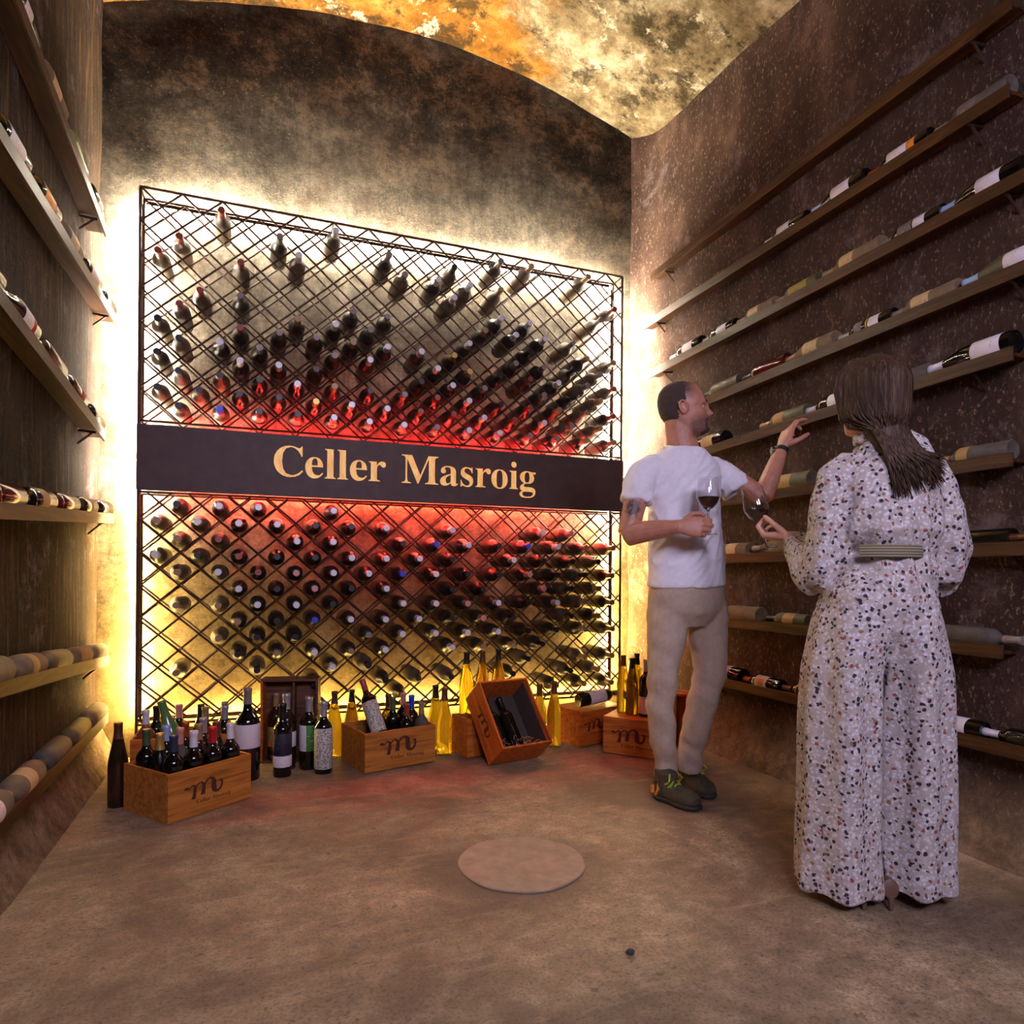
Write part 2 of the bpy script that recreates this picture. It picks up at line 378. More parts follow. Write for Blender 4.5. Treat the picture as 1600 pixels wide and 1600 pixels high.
# sign: a steel band with the letters cut through it and glowing faces set in the openings
GL = {'C': (0.468, [[(0.257,-0.011),(0.213,-0.007),(0.174,0.003),(0.137,0.02),(0.105,0.043),(0.078,0.071),(0.056,0.104),(0.039,0.142),(0.029,0.184),(0.026,0.228),(0.03,0.273),(0.039,0.314),(0.056,0.351),(0.079,0.384),(0.106,0.412),(0.139,0.435),(0.176,0.452),(0.216,0.462),(0.259,0.465),(0.292,0.463),(0.328,0.454),(0.367,0.44),(0.374,0.437),(0.381,0.436),(0.388,0.435),(0.402,0.439),(0.413,0.449),(0.419,0.465),(0.437,0.465),(0.437,0.308),(0.42,0.308),(0.403,0.347),(0.381,0.38),(0.356,0.407),(0.328,0.427),(0.298,0.439),(0.265,0.443),(0.198,0.419),(0.157,0.347),(0.144,0.226),(0.159,0.114),(0.203,0.046),(0.278,0.024),(0.305,0.026),(0.331,0.033),(0.358,0.045),(0.383,0.061),(0.407,0.081),(0.428,0.106),(0.447,0.089),(0.395,0.033),(0.332,0.0)]]),
      'e': (0.301, [[(0.154,-0.01),(0.129,-0.008),(0.106,-0.001),(0.085,0.01),(0.066,0.026),(0.05,0.045),(0.037,0.069),(0.027,0.095),(0.021,0.125),(0.019,0.157),(0.021,0.187),(0.028,0.215),(0.038,0.24),(0.051,0.263),(0.068,0.282),(0.087,0.298),(0.109,0.309),(0.132,0.316),(0.157,0.318),(0.193,0.314),(0.224,0.301),(0.249,0.28),(0.268,0.251),(0.279,0.216),(0.283,0.173),(0.283,0.166),(0.117,0.166),(0.127,0.097),(0.154,0.056),(0.199,0.042),(0.225,0.047),(0.248,0.062),(0.27,0.086),(0.285,0.073),(0.248,0.027),(0.205,-0.001)],[(0.116,0.192),(0.201,0.192),(0.201,0.215),(0.201,0.241),(0.198,0.261),(0.193,0.277),(0.186,0.288),(0.175,0.295),(0.161,0.297),(0.136,0.286),(0.121,0.255),(0.116,0.203)]]),
      'l': (0.199, [[(0.018,0.0),(0.018,0.016),(0.03,0.018),(0.039,0.021),(0.045,0.026),(0.049,0.032),(0.052,0.043),(0.052,0.056),(0.052,0.398),(0.052,0.411),(0.05,0.421),(0.047,0.429),(0.042,0.434),(0.033,0.438),(0.02,0.439),(0.02,0.455),(0.148,0.455),(0.148,0.056),(0.149,0.043),(0.151,0.033),(0.154,0.026),(0.16,0.021),(0.168,0.018),(0.18,0.016),(0.18,0.0)]]),
      'r': (0.287, [[(0.018,0.0),(0.018,0.016),(0.03,0.018),(0.039,0.021),(0.045,0.026),(0.049,0.032),(0.052,0.043),(0.052,0.056),(0.052,0.252),(0.052,0.267),(0.05,0.278),(0.046,0.285),(0.041,0.289),(0.032,0.292),(0.02,0.293),(0.021,0.31),(0.146,0.31),(0.146,0.252),(0.158,0.272),(0.172,0.288),(0.187,0.301),(0.203,0.311),(0.218,0.316),(0.233,0.318),(0.25,0.317),(0.264,0.312),(0.275,0.304),(0.283,0.293),(0.288,0.281),(0.289,0.266),(0.288,0.254),(0.284,0.243),(0.278,0.234),(0.27,0.228),(0.26,0.224),(0.248,0.222),(0.237,0.223),(0.229,0.226),(0.222,0.231),(0.217,0.237),(0.212,0.243),(0.207,0.25),(0.202,0.255),(0.196,0.259),(0.189,0.26),(0.179,0.258),(0.171,0.252),(0.162,0.241),(0.155,0.228),(0.151,0.211),(0.149,0.192),(0.149,0.056),(0.15,0.042),(0.153,0.032),(0.159,0.025),(0.167,0.021),(0.18,0.018),(0.197,0.016),(0.197,0.0)]]),
      'M': (0.634, [[(0.014,0.0),(0.014,0.017),(0.034,0.02),(0.05,0.024),(0.061,0.032),(0.069,0.043),(0.074,0.058),(0.075,0.079),(0.075,0.382),(0.075,0.396),(0.073,0.407),(0.071,0.416),(0.066,0.423),(0.061,0.428),(0.053,0.432),(0.043,0.435),(0.03,0.437),(0.015,0.439),(0.015,0.455),(0.185,0.455),(0.317,0.142),(0.449,0.455),(0.617,0.455),(0.617,0.439),(0.598,0.436),(0.583,0.43),(0.573,0.423),(0.566,0.412),(0.561,0.397),(0.56,0.378),(0.56,0.085),(0.561,0.068),(0.562,0.054),(0.565,0.043),(0.569,0.034),(0.574,0.028),(0.582,0.023),(0.591,0.02),(0.602,0.018),(0.617,0.017),(0.617,0.0),(0.396,0.0),(0.396,0.017),(0.41,0.019),(0.423,0.022),(0.433,0.025),(0.44,0.029),(0.446,0.036),(0.45,0.044),(0.453,0.054),(0.454,0.068),(0.455,0.083),(0.455,0.399),(0.288,0.0),(0.27,0.0),(0.105,0.389),(0.105,0.08),(0.107,0.057),(0.112,0.041),(0.12,0.03),(0.131,0.023),(0.148,0.019),(0.169,0.017),(0.169,0.0)]]),
      'a': (0.344, [[(0.255,-0.01),(0.226,-0.005),(0.208,0.01),(0.2,0.035),(0.168,0.011),(0.133,-0.004),(0.095,-0.009),(0.074,-0.006),(0.055,0.0),(0.04,0.011),(0.029,0.026),(0.022,0.043),(0.02,0.063),(0.025,0.091),(0.039,0.115),(0.063,0.136),(0.098,0.155),(0.143,0.173),(0.199,0.19),(0.199,0.241),(0.197,0.258),(0.193,0.272),(0.187,0.282),(0.177,0.29),(0.164,0.294),(0.148,0.296),(0.123,0.293),(0.109,0.286),(0.104,0.274),(0.105,0.27),(0.108,0.264),(0.113,0.257),(0.119,0.248),(0.122,0.239),(0.123,0.231),(0.121,0.22),(0.117,0.21),(0.11,0.202),(0.1,0.196),(0.09,0.192),(0.077,0.191),(0.064,0.192),(0.054,0.196),(0.045,0.203),(0.038,0.212),(0.034,0.223),(0.033,0.236),(0.035,0.252),(0.04,0.266),(0.049,0.278),(0.062,0.29),(0.077,0.3),(0.095,0.308),(0.115,0.314),(0.137,0.317),(0.162,0.318),(0.205,0.315),(0.239,0.307),(0.263,0.292),(0.28,0.271),(0.29,0.244),(0.293,0.21),(0.293,0.062),(0.293,0.052),(0.294,0.045),(0.295,0.04),(0.297,0.037),(0.3,0.035),(0.304,0.034),(0.309,0.035),(0.314,0.038),(0.32,0.042),(0.329,0.028),(0.306,0.007),(0.281,-0.006)],[(0.151,0.034),(0.158,0.034),(0.165,0.037),(0.174,0.041),(0.183,0.047),(0.191,0.054),(0.199,0.063),(0.199,0.169),(0.154,0.151),(0.127,0.123),(0.118,0.084),(0.122,0.056),(0.133,0.039)]]),
      's': (0.288, [[(0.151,-0.01),(0.132,-0.008),(0.11,-0.003),(0.087,0.006),(0.082,0.008),(0.078,0.008),(0.073,0.009),(0.064,0.007),(0.056,0.001),(0.051,-0.009),(0.036,-0.009),(0.036,0.105),(0.053,0.105),(0.061,0.079),(0.072,0.057),(0.087,0.039),(0.103,0.026),(0.121,0.017),(0.14,0.015),(0.156,0.016),(0.168,0.02),(0.179,0.027),(0.186,0.035),(0.191,0.046),(0.192,0.058),(0.188,0.076),(0.176,0.092),(0.156,0.105),(0.107,0.13),(0.085,0.142),(0.068,0.155),(0.054,0.169),(0.045,0.185),(0.039,0.202),(0.037,0.22),(0.04,0.247),(0.049,0.27),(0.065,0.291),(0.086,0.306),(0.111,0.316),(0.141,0.319),(0.149,0.319),(0.157,0.318),(0.166,0.316),(0.176,0.314),(0.187,0.311),(0.199,0.308),(0.206,0.306),(0.213,0.305),(0.22,0.306),(0.226,0.311),(0.23,0.319),(0.244,0.319),(0.244,0.222),(0.228,0.222),(0.22,0.244),(0.209,0.262),(0.196,0.277),(0.182,0.288),(0.166,0.294),(0.149,0.296),(0.136,0.295),(0.125,0.292),(0.116,0.286),(0.11,0.278),(0.106,0.269),(0.105,0.259),(0.106,0.249),(0.109,0.24),(0.115,0.232),(0.123,0.225),(0.134,0.218),(0.146,0.212),(0.191,0.189),(0.212,0.178),(0.229,0.165),(0.241,0.151),(0.25,0.136),(0.255,0.117),(0.257,0.095),(0.254,0.065),(0.244,0.039),(0.228,0.018),(0.206,0.002),(0.181,-0.007)]]),
      'o': (0.336, [[(0.169,-0.01),(0.14,-0.008),(0.114,-0.001),(0.09,0.011),(0.069,0.027),(0.052,0.047),(0.038,0.07),(0.027,0.096),(0.021,0.124),(0.019,0.154),(0.021,0.184),(0.027,0.213),(0.038,0.239),(0.052,0.262),(0.069,0.281),(0.09,0.297),(0.114,0.309),(0.14,0.316),(0.168,0.318),(0.196,0.316),(0.222,0.309),(0.245,0.298),(0.266,0.282),(0.283,0.263),(0.298,0.24),(0.308,0.214),(0.315,0.185),(0.317,0.154),(0.315,0.123),(0.308,0.094),(0.298,0.069),(0.284,0.046),(0.266,0.026),(0.245,0.011),(0.222,-0.001),(0.197,-0.008)],[(0.169,0.011),(0.186,0.014),(0.199,0.024),(0.209,0.039),(0.212,0.05),(0.215,0.064),(0.217,0.081),(0.219,0.102),(0.219,0.126),(0.22,0.154),(0.218,0.206),(0.214,0.245),(0.208,0.271),(0.198,0.286),(0.185,0.296),(0.169,0.299),(0.151,0.296),(0.138,0.286),(0.128,0.271),(0.122,0.245),(0.118,0.206),(0.117,0.154),(0.117,0.127),(0.118,0.103),(0.12,0.082),(0.122,0.064),(0.125,0.05),(0.128,0.039),(0.138,0.024),(0.152,0.014)]]),
      'i': (0.198, [[(0.101,0.362),(0.087,0.364),(0.075,0.368),(0.065,0.376),(0.057,0.387),(0.052,0.399),(0.05,0.412),(0.052,0.426),(0.057,0.438),(0.065,0.449),(0.075,0.457),(0.087,0.462),(0.101,0.463),(0.114,0.462),(0.126,0.457),(0.137,0.449),(0.145,0.438),(0.15,0.426),(0.151,0.412),(0.149,0.399),(0.145,0.387),(0.136,0.376),(0.126,0.368),(0.114,0.364)],[(0.018,0.0),(0.018,0.016),(0.03,0.018),(0.039,0.021),(0.045,0.026),(0.049,0.032),(0.052,0.043),(0.052,0.056),(0.052,0.252),(0.052,0.267),(0.05,0.278),(0.047,0.285),(0.041,0.289),(0.032,0.292),(0.02,0.293),(0.021,0.31),(0.148,0.31),(0.148,0.056),(0.149,0.043),(0.151,0.033),(0.154,0.026),(0.16,0.021),(0.168,0.018),(0.18,0.016),(0.18,0.0)]]),
      'g': (0.327, [[(0.146,-0.14),(0.106,-0.138),(0.073,-0.132),(0.048,-0.122),(0.029,-0.108),(0.018,-0.092),(0.014,-0.075),(0.02,-0.054),(0.038,-0.038),(0.069,-0.026),(0.044,-0.01),(0.029,0.009),(0.024,0.03),(0.026,0.046),(0.032,0.061),(0.042,0.074),(0.057,0.086),(0.077,0.098),(0.102,0.11),(0.058,0.135),(0.031,0.169),(0.022,0.212),(0.024,0.232),(0.03,0.251),(0.04,0.268),(0.053,0.282),(0.069,0.295),(0.088,0.305),(0.109,0.312),(0.132,0.317),(0.157,0.318),(0.183,0.317),(0.208,0.312),(0.233,0.304),(0.317,0.304),(0.317,0.268),(0.268,0.268),(0.281,0.248),(0.289,0.226),(0.291,0.203),(0.29,0.185),(0.285,0.167),(0.276,0.151),(0.264,0.137),(0.25,0.125),(0.234,0.116),(0.215,0.108),(0.194,0.104),(0.172,0.103),(0.157,0.103),(0.142,0.104),(0.131,0.103),(0.121,0.1),(0.112,0.094),(0.106,0.087),(0.102,0.08),(0.101,0.071),(0.105,0.059),(0.119,0.051),(0.141,0.049),(0.175,0.049),(0.208,0.048),(0.236,0.045),(0.259,0.04),(0.277,0.033),(0.292,0.024),(0.303,0.013),(0.31,-0.001),(0.314,-0.018),(0.316,-0.037),(0.311,-0.067),(0.296,-0.092),(0.272,-0.113),(0.239,-0.128),(0.197,-0.137)],[(0.157,0.124),(0.172,0.127),(0.183,0.134),(0.19,0.146),(0.195,0.163),(0.198,0.184),(0.199,0.211),(0.198,0.238),(0.195,0.26),(0.19,0.276),(0.183,0.288),(0.172,0.295),(0.157,0.297),(0.143,0.295),(0.132,0.288),(0.124,0.276),(0.118,0.26),(0.115,0.238),(0.114,0.211),(0.115,0.184),(0.118,0.163),(0.124,0.146),(0.132,0.134),(0.143,0.127)],[(0.161,-0.116),(0.218,-0.111),(0.252,-0.094),(0.263,-0.066),(0.262,-0.055),(0.257,-0.047),(0.249,-0.041),(0.238,-0.037),(0.223,-0.035),(0.205,-0.034),(0.097,-0.034),(0.084,-0.045),(0.076,-0.058),(0.073,-0.073),(0.076,-0.084),(0.083,-0.094),(0.095,-0.103),(0.111,-0.111),(0.133,-0.115)]])}
def glyph(c): return GL[c]
def lay_text(s, scale, gap=0.0):
    out, x = [], 0
    for ch in s:
        if ch == ' ': x += 0.25 * scale; continue
        w_, polys = glyph(ch)
        out.append([[(x + a * scale, b * scale) for a, b in p] for p in polys]); x += (w_ + gap) * scale
    return out, x
def flat_fill(polys, depth, holes_in=None):
    """A filled plate from closed outlines (even-odd), with thickness."""
    cu = bpy.data.curves.new('c', 'CURVE'); cu.dimensions = '2D'; cu.fill_mode = 'BOTH'; cu.extrude = depth
    for p in polys:
        sp = cu.splines.new('POLY'); sp.points.add(len(p) - 1); sp.use_cyclic_u = True
        for q, (a, b) in zip(sp.points, p): q.co = (a, b, 0, 1)
    o = bpy.data.objects.new('c', cu); COL.objects.link(o)
    me = bpy.data.meshes.new_from_object(o.evaluated_get(bpy.context.evaluated_depsgraph_get()))
    bpy.data.objects.remove(o); bpy.data.curves.remove(cu); return me
SG0, SG1 = 1.342, 1.662
sign = empty('sign', ((RX0 + RX1) / 2, YR - 0.012, SG0), 'long dark steel sign band with lit cut-out lettering across the wine rack', 'sign')
LT, tw = lay_text('Celler Masroig', 0.345, -0.012)
tx0, tz0 = 0.072, 1.447; sxk = 1.47 / tw
LT = [[[(tx0 + a * sxk, tz0 + b) for a, b in p] for p in g] for g in LT]
def rot_up(me, y):   # plate drawn in x,y -> stands in x,z at depth y
    me.transform(Matrix(((1, 0, 0, 0), (0, 0, -1, y), (0, 1, 0, 0), (0, 0, 0, 1))))
def letter_glow():
    t = NT('glowing_letter_face'); v = t.coord(); t.base((0, 0, 0, 1))
    c = t.ramp(t.noise(t.coord((1, 1, 0.25)), 60, 5, 0.7), [(0.3, lin((232, 150, 78))), (0.7, lin((255, 206, 128)))])
    t.set(Emission_Color=c, Emission_Strength=0.88); return t.m
glowm = letter_glow()  # emission stands in for the lit wall seen through the openings
rect = [(RX0 - .008, SG0), (RX1 + .008, SG0), (RX1 + .008, SG1), (RX0 - .008, SG1)]
holes = [p for g in LT for p in g]
me = flat_fill([rect] + holes, 0.002); rot_up(me, YR - 0.012); me.transform(Matrix.Translation(-sign.location)); me.name = 'band'
link('band', me, plain('blackened_sign_steel', (70, 50, 44), 0.55, 0.35, 0.2, 14), sign)
for g in LT:
    me = flat_fill(g, 0.001); rot_up(me, YR - 0.0075); me.transform(Matrix.Translation(-sign.location)); me.name = 'letter'
    link('letter', me, glowm, sign)
for x in (RX0 + .05, (RX0 + RX1) / 2, RX1 - .05):
    m = M().box((x, YR - 0.005, SG0 + .01), (0.03, 0.012, 0.02)).box((x, YR - 0.005, SG1 - .01), (0.03, 0.012, 0.02)); build('clip', m, STEEL, sign, smooth=False)

# light strips behind the rack
def strip(label, a, b, col, strength, w_=0.012):
    a, b = Vector(a), Vector(b); d = b - a
    r = empty('led_strip', a, label, 'light strip')
    q = d.to_track_quat('Z', 'Y').to_matrix()
    m = M().box(a + d / 2, (w_, w_, d.length), q); build('diffuser', m, emis('led_' + label.split()[0], col, strength), r, smooth=False)
    vert = abs(d.z) > abs(d.x)
    m = M().box(a + d / 2 + Vector((0, -0.010, 0)), (w_ * 1.5, 0.004, d.length) if vert else (d.length, 0.004, w_ * 1.5))
    build('shield_channel', m, STEEL, r, smooth=False); return r  # added shield that keeps the strip's direct light off the room
YS = YW - 0.038
WH, YE, RE = (1, 0.91, 0.74, 1), (1, 0.70, 0.22, 1), (1, 0.012, 0.02, 1)
strip('white light strip along the rack top', (RX0, YS, UP_Z[1] + .01), (RX1, YS, UP_Z[1] + .01), WH, LED['white'])
strip('white light strip up the rack side by the shelved narrow wall gap, above the sign', (RX0 - .02, YS, 1.3), (RX0 - .02, YS, UP_Z[1]), WH, LED['white'] * 1.4)
strip('white light strip up the rack side behind the man, above the sign', (RX1 + .02, YS, 1.3), (RX1 + .02, YS, UP_Z[1]), WH, LED['white'] * 1.3)
strip('yellow light strip on the rack side above the pine crate of standing bottles', (RX0 - .02, YS, .21), (RX0 - .02, YS, 1.3), (1, 0.72, 0.26, 1), LED['white'] * .75)
strip('yellow light strip on the rack side above the crates behind the man', (RX1 + .02, YS, .21), (RX1 + .02, YS, 1.3), (1, 0.70, 0.24, 1), LED['white'] * .8)
strip('yellow light strip along the rack foot', (RX0, YS, LO_Z[0] - .005), (RX1, YS, LO_Z[0] - .005), YE, LED['yellow'])
strip('red light strip behind the upper edge of the sign', (RX0 + .25, YS, SG1 - .03), (RX1 - .2, YS, SG1 - .03), RE, LED['red'])
strip('red light strip behind the lower edge of the sign', (RX0 + .1, YS, SG0 + .03), (RX1 - .2, YS, SG0 + .03), (1, 0.09, 0.05, 1), LED['red'])
cb = [P(172, 330, 3.35), onX(178, 365, XL + .03), onX(181, 430, XL + .035), onX(181, 560, XL + .035), onX(182, 690, XL + .035), onX(185, 728, XL + .04), onX(195, 746, XL + .07), onY(214, 752, YR + .1)]
cb[0] = onX(171, 335, XL + .03)
m = M().loft(cb, [0.004] * len(cb), (1, 0.3, 0), 8); tag(build('electric_cable', m, plain('grey_cable', (120, 104, 88), 0.5), org=cb[-1]), 'thin electric cable running down the corner into the sign end of the rack', 'cable')

# ------------------------------------------------------------------ bottles
def prof(kind):
    if kind == 'bordeaux': r, h, p = .038, .305, [(.036, 0), (.038, .004), (.038, .188), (.0365, .202), (.031, .214), (.022, .224), (.0165, .233), (.0145, .245), (.0138, .290)]
    elif kind == 'burgundy': r, h, p = .0405, .30, [(.038, 0), (.0405, .004), (.0405, .150), (.038, .172), (.032, .196), (.024, .220), (.0175, .240), (.015, .258), (.014, .288)]
    elif kind == 'flute': r, h, p = .0375, .335, [(.0355, 0), (.0375, .004), (.0375, .165), (.034, .195), (.0265, .232), (.0195, .265), (.0155, .292), (.014, .322)]
    elif kind == 'champagne': r, h, p = .044, .32, [(.042, 0), (.044, .005), (.044, .150), (.041, .175), (.033, .205), (.024, .235), (.018, .262), (.016, .300)]
    elif kind == 'magnum': r, h, p = .050, .37, [(.047, 0), (.050, .005), (.050, .215), (.047, .240), (.038, .258), (.026, .272), (.0185, .285), (.0165, .300), (.016, .355)]
    elif kind == 'rack': r, h, p = .041, .315, [(.038, 0), (.041, .004), (.041, .188), (.039, .203), (.033, .218), (.024, .232), (.0175, .245), (.0155, .262), (.0145, .300)]
    pts = [(0, .012), (r * .55, .004)] + p + [(p[-1][0] + .0014, h - .013), (p[-1][0] + .0014, h - .003), (p[-1][0] - .001, h), (0, h)]
    return r, h, pts
KINDS = {k: prof(k) for k in ('bordeaux', 'burgundy', 'flute', 'champagne', 'magnum', 'rack')}
def rad_at(kind, z):
    p = KINDS[kind][2][2:]
    for (r0, z0), (r1, z1) in zip(p, p[1:]):
        if z0 <= z <= z1 and z1 > z0: return r0 + (r1 - r0) * (z - z0) / (z1 - z0)
    return p[-1][0]
MESH = {}
def part_mesh(kind, what, n=24):
    key = (kind, what)
    if key in MESH: return MESH[key]
    r, h, p = KINDS[kind]
    if what == 'body': m = M().lathe(p, n)
    elif what == 'capsule':
        z0 = h - (.062 if kind != 'champagne' else .10)
        zs = [z0, h - .045, h - .016, h - .013, h - .003]; q = [(rad_at(kind, z) + .0009, z) for z in zs[:3]]
        rr = rad_at(kind, h - .016); q += [(rr + .0026, h - .0125), (rr + .0026, h - .002), (rr + .001, h + .0009), (0, h + .0009)]
        m = M().lathe(q, n)
    else:      # ('label', z0, z1, span)
        _, z0, z1, span = what
        m = M().lathe([(r + .0004, z0), (r + .0009, z0 + .001), (r + .0009, z1 - .001), (r + .0004, z1)], n, arc=(-radians(span) / 2, radians(span)))
    MESH[key] = m.mesh('%s_%s' % (kind, what if isinstance(what, str) else 'label'), True, 50); return MESH[key]
GLASS = dict(
    dark=plain('dark_green_bottle_glass', (12, 15, 9), 0.12, 0, 0.3, 8, Coat_Weight=0.3),
    black=plain('black_bottle_glass', (9, 8, 9), 0.10, 0, 0.2, 8, Coat_Weight=0.3),
    red=plain('red_wine_in_clear_glass', (72, 12, 14), 0.10, 0, 0.25, 8),
    brown=plain('amber_brown_bottle_glass', (42, 26, 12), 0.14, 0, 0.3, 8),
    olive=plain('dusty_olive_bottle', (76, 70, 44), 0.55, 0, 0.35, 26),
    tan=plain('dusty_tan_bottle', (112, 92, 66), 0.8, 0, 0.3, 22),
    grey=plain('dusty_grey_bottle', (78, 70, 62), 0.7, 0, 0.3, 22),
    rose=plain('rose_wine_bottle', (150, 70, 48), 0.12, 0, 0.2, 8),
    green=plain('pale_green_champagne_glass', (92, 122, 70), 0.12, 0, 0.2, 8),
    rack=plain('hazy_racked_bottle', (44, 36, 30), 0.30, 0, 0.45, 14),
    rack_lit=plain('lit_dusty_racked_bottle', (84, 68, 50), 0.55, 0, 0.4, 18))
def see_through(name, rgb, w_=0.9):
    t = NT(name); t.base(lin(rgb)); t.set(Roughness=0.05, IOR=1.45, Transmission_Weight=w_); MATS[name] = t.m; return t.m
GLASS['yellow'] = see_through('yellow_green_bottle_glass', (236, 218, 60))
GLASS['amber'] = see_through('olive_amber_bottle_glass', (150, 120, 36), 0.8)
CAPC = dict(white=(214, 210, 214), grey=(128, 116, 110), black=(20, 17, 18), red=(176, 18, 30), gold=(186, 156, 84), blue=(40, 62, 190), paleblue=(150, 176, 214),
            copper=(172, 84, 34), pink=(192, 132, 124), dustred=(138, 58, 44), tan=(150, 120, 84), silver=(168, 168, 176), brown=(92, 52, 24), darkblue=(40, 52, 72), green=(70, 88, 50))
def capm(c): return plain('capsule_foil_' + c, CAPC[c], 0.38, 0.15 if c not in ('gold', 'silver', 'copper') else 0.6, 0.1, 40)
def printm(name, paper, ink, zc, scale=(60, 60, 150), thr=0.62):
    if name in MATS: return MATS[name]
    t = NT(name); a = t.noise(t.coord(scale), 1, 3, 0.6); b = t.noise(t.coord(), 25, 3)
    c = t.mix(t.ramp(a, [(thr, 0.0), (thr + .05, 0.75)]), lin(paper), lin(ink)); t.base(t.mix(t.ramp(b, [(.4, 0), (.8, .2)]), c, lin(tuple(int(x * .75) for x in paper)))); t.set(Roughness=0.6)
    MATS[name] = t.m; return t.m
LABM = dict(white=printm('white_paper_label', (214, 204, 206), (120, 110, 112), 0, thr=0.66), cream=printm('aged_cream_label', (190, 158, 112), (110, 84, 56), 0), tan=printm('yellowed_tan_label', (164, 126, 72), (96, 70, 40), 0),
            olive=printm('olive_label', (140, 126, 50), (90, 78, 30), 0), ornate=printm('ornate_engraved_label', (196, 190, 178), (44, 42, 40), 0, (130, 130, 170), 0.5), dark=printm('dark_blue_label', (30, 28, 44), (84, 74, 120), 0),
            pink=printm('pinkish_label', (196, 128, 120), (140, 80, 80), 0), orange=printm('orange_label', (214, 130, 34), (150, 84, 20), 0), green=printm('green_label', (62, 120, 44), (180, 190, 150), 0), red=printm('red_label', (150, 24, 22), (90, 12, 12), 0),
            grey=printm('smoky_grey_label', (110, 100, 94), (60, 54, 52), 0, (140, 140, 160), 0.5), gold=plain('gold_band', (206, 150, 40), 0.3, 0.8))
def bottle(kind, glass, cap=None, labels=(), label='', group=None, name='wine_bottle', span=200, spin=0.0, sc=1.0):
    """Root mesh = the glass, standing on its origin along +z; labels = (material, z0, z1) as shares of the height."""
    o = link(name, part_mesh(kind, 'body', 24 if kind != 'rack' else 20), GLASS[glass]); tag(o, label, 'bottle', group)
    if cap: link('capsule', part_mesh(kind, 'capsule', 24 if kind != 'rack' else 16), capm(cap), o)
    h = KINDS[kind][1]
    for lb in labels:
        c = link('label', part_mesh(kind, ('label', round(lb[1] * h, 4), round(lb[2] * h, 4), lb[3] if len(lb) > 3 else span)), LABM[lb[0]], o)
        c.rotation_euler = (0, 0, spin + (lb[4] if len(lb) > 4 else 0))
    o.scale = (sc, sc, sc)
    return o
def lay(o, base, axis, spin=0.0):
    """Lays a bottle with its base at a point and its neck along axis; spin turns the label about the axis."""
    q = Vector(axis).normalized().to_track_quat('Z', 'Y') @ Matrix.Rotation(spin, 4, 'Z').to_quaternion()
    o.rotation_euler = q.to_euler(); o.location = base
def face_label(o, view):
    """Spin about the bottle's own axis so that +x of the bottle looks toward view."""
    o.rotation_mode = 'QUATERNION' if False else 'XYZ'
    q = o.rotation_euler.to_quaternion(); ax = q @ Vector((0, 0, 1)); x = q @ Vector((1, 0, 0)); v = Vector(view); v = (v - ax * v.dot(ax)).normalized()
    ang = atan2(ax.dot(x.cross(v)), x.dot(v)); o.rotation_euler = (q @ Matrix.Rotation(ang, 4, 'Z').to_quaternion()).to_euler()

# ---- bottles in the rack: neck tips read off the photograph, snapped to the diamond each lies in
TIPS = '''632,250r 388,395r 265,468r 980,420n 1325,390w 1100,575w 745,570r 505,715r 375,800r 240,890k 748,770n 740,960r 370,1015k 240,1100k 585,1075w 370,1210k 240,1310k 600,1245k 720,1215w 480,1335k 365,1420k 605,1445b 725,1410k 835,1285k 970,1245w 835,1490k 1050,1500k 1070,965t 1300,1015w 1075,1355w 1290,1380t 1185,1415g 950,1395k 1395,1440w 1285,1520w 1495,1545w 1505,1180w 1140,1225k 1400,880n 1490,990n 1590,1460w 950,1020n 1180,1020n 1270,1140n 1590,580n
#105,310n 210,430n 410,455w 505,385k 600,490w 490,575w 770,365n 945,410t 760,540t 1275,480t 1525,625r 760,700w 675,775t 850,805w 935,760w 1075,795w 575,855w 85,905w 285,900w 475,930g 940,900k 1350,750n 1250,800n 1340,920t 1500,935t 1400,1000n 380,1005w 570,1035g 465,1105w 925,1075r 1100,1100w 1490,1090r 1420,1160t 1280,1130n 380,1180r 560,1205w 75,1235w 730,1245w 920,1255r 1490,1240r 1130,1240t 285,1235r 470,1285r 820,1305r 1000,1350w 170,1335w 540,1405w 720,1425w 350,1370n 900,1420n 1090,1445n 1200,1480n 1390,1360t 1460,1450t 1400,1490n 1340,1250t 1250,1310n 1150,1360n 60,690n
@320,580k 575,575w 808,590w 1030,655w 1250,630w 1440,650k 210,660t 450,670w 690,685w 920,735r 1140,740k 1355,730w 1570,740w 335,800t 570,810r 195,855w 450,900k 675,900r 910,900k 1030,800w 1240,820w 1130,940p 1350,920w 1545,925w 325,1020t 560,985w 790,990r 1020,1010w 1240,1015w 1450,1010k 685,1085w 905,1100k 1125,1105p 1330,1110k 1550,1090w 330,1175t 560,1180t 790,1195w 1010,1210k 1225,1210b 1440,1205w 665,1290t 900,1290k 1110,1310k 555,1370t 1215,1390w 1430,1400t 890,1490t 1315,1475w 320,1580t 780,1580k 1200,1570k 1570,1510k
$45,510w 210,530k 420,540b 525,450w 605,545w 740,570k 945,570b 1045,480w 1120,575w 1210,515p 130,610w 315,628w 860,645w 1000,650k 1210,690k 1270,600t 1440,595t 20,700w 215,720b 410,720w 570,720k 720,710k 890,700k 1290,770k 1430,750t 945,775p 1020,835p 25,865w 205,860w 390,915w 580,920p 765,910w 940,900k 1100,915w 1340,855t 1240,920n 1420,925t 480,800k 110,800k 130,970w 300,990w 670,1010p 1310,1020t 1410,1090t 1240,1100n 200,1080w 385,1085w 580,1085w 760,1080w 1020,1160k 100,1180w 475,1185w 860,1150t 930,1250k 1420,1265t 1250,1240t 60,1330k 280,1340k 470,1350k 200,1400k 820,1350k 1150,1370k 1310,1360t 1420,1410t 1060,1400k 1300,1480t 1110,1100k 1170,1480k'''
ORG = {'': (180, 260), '#': (580, 320), '@': (180, 640), '$': (580, 700)}
cells = {}
YT = YR - 0.12
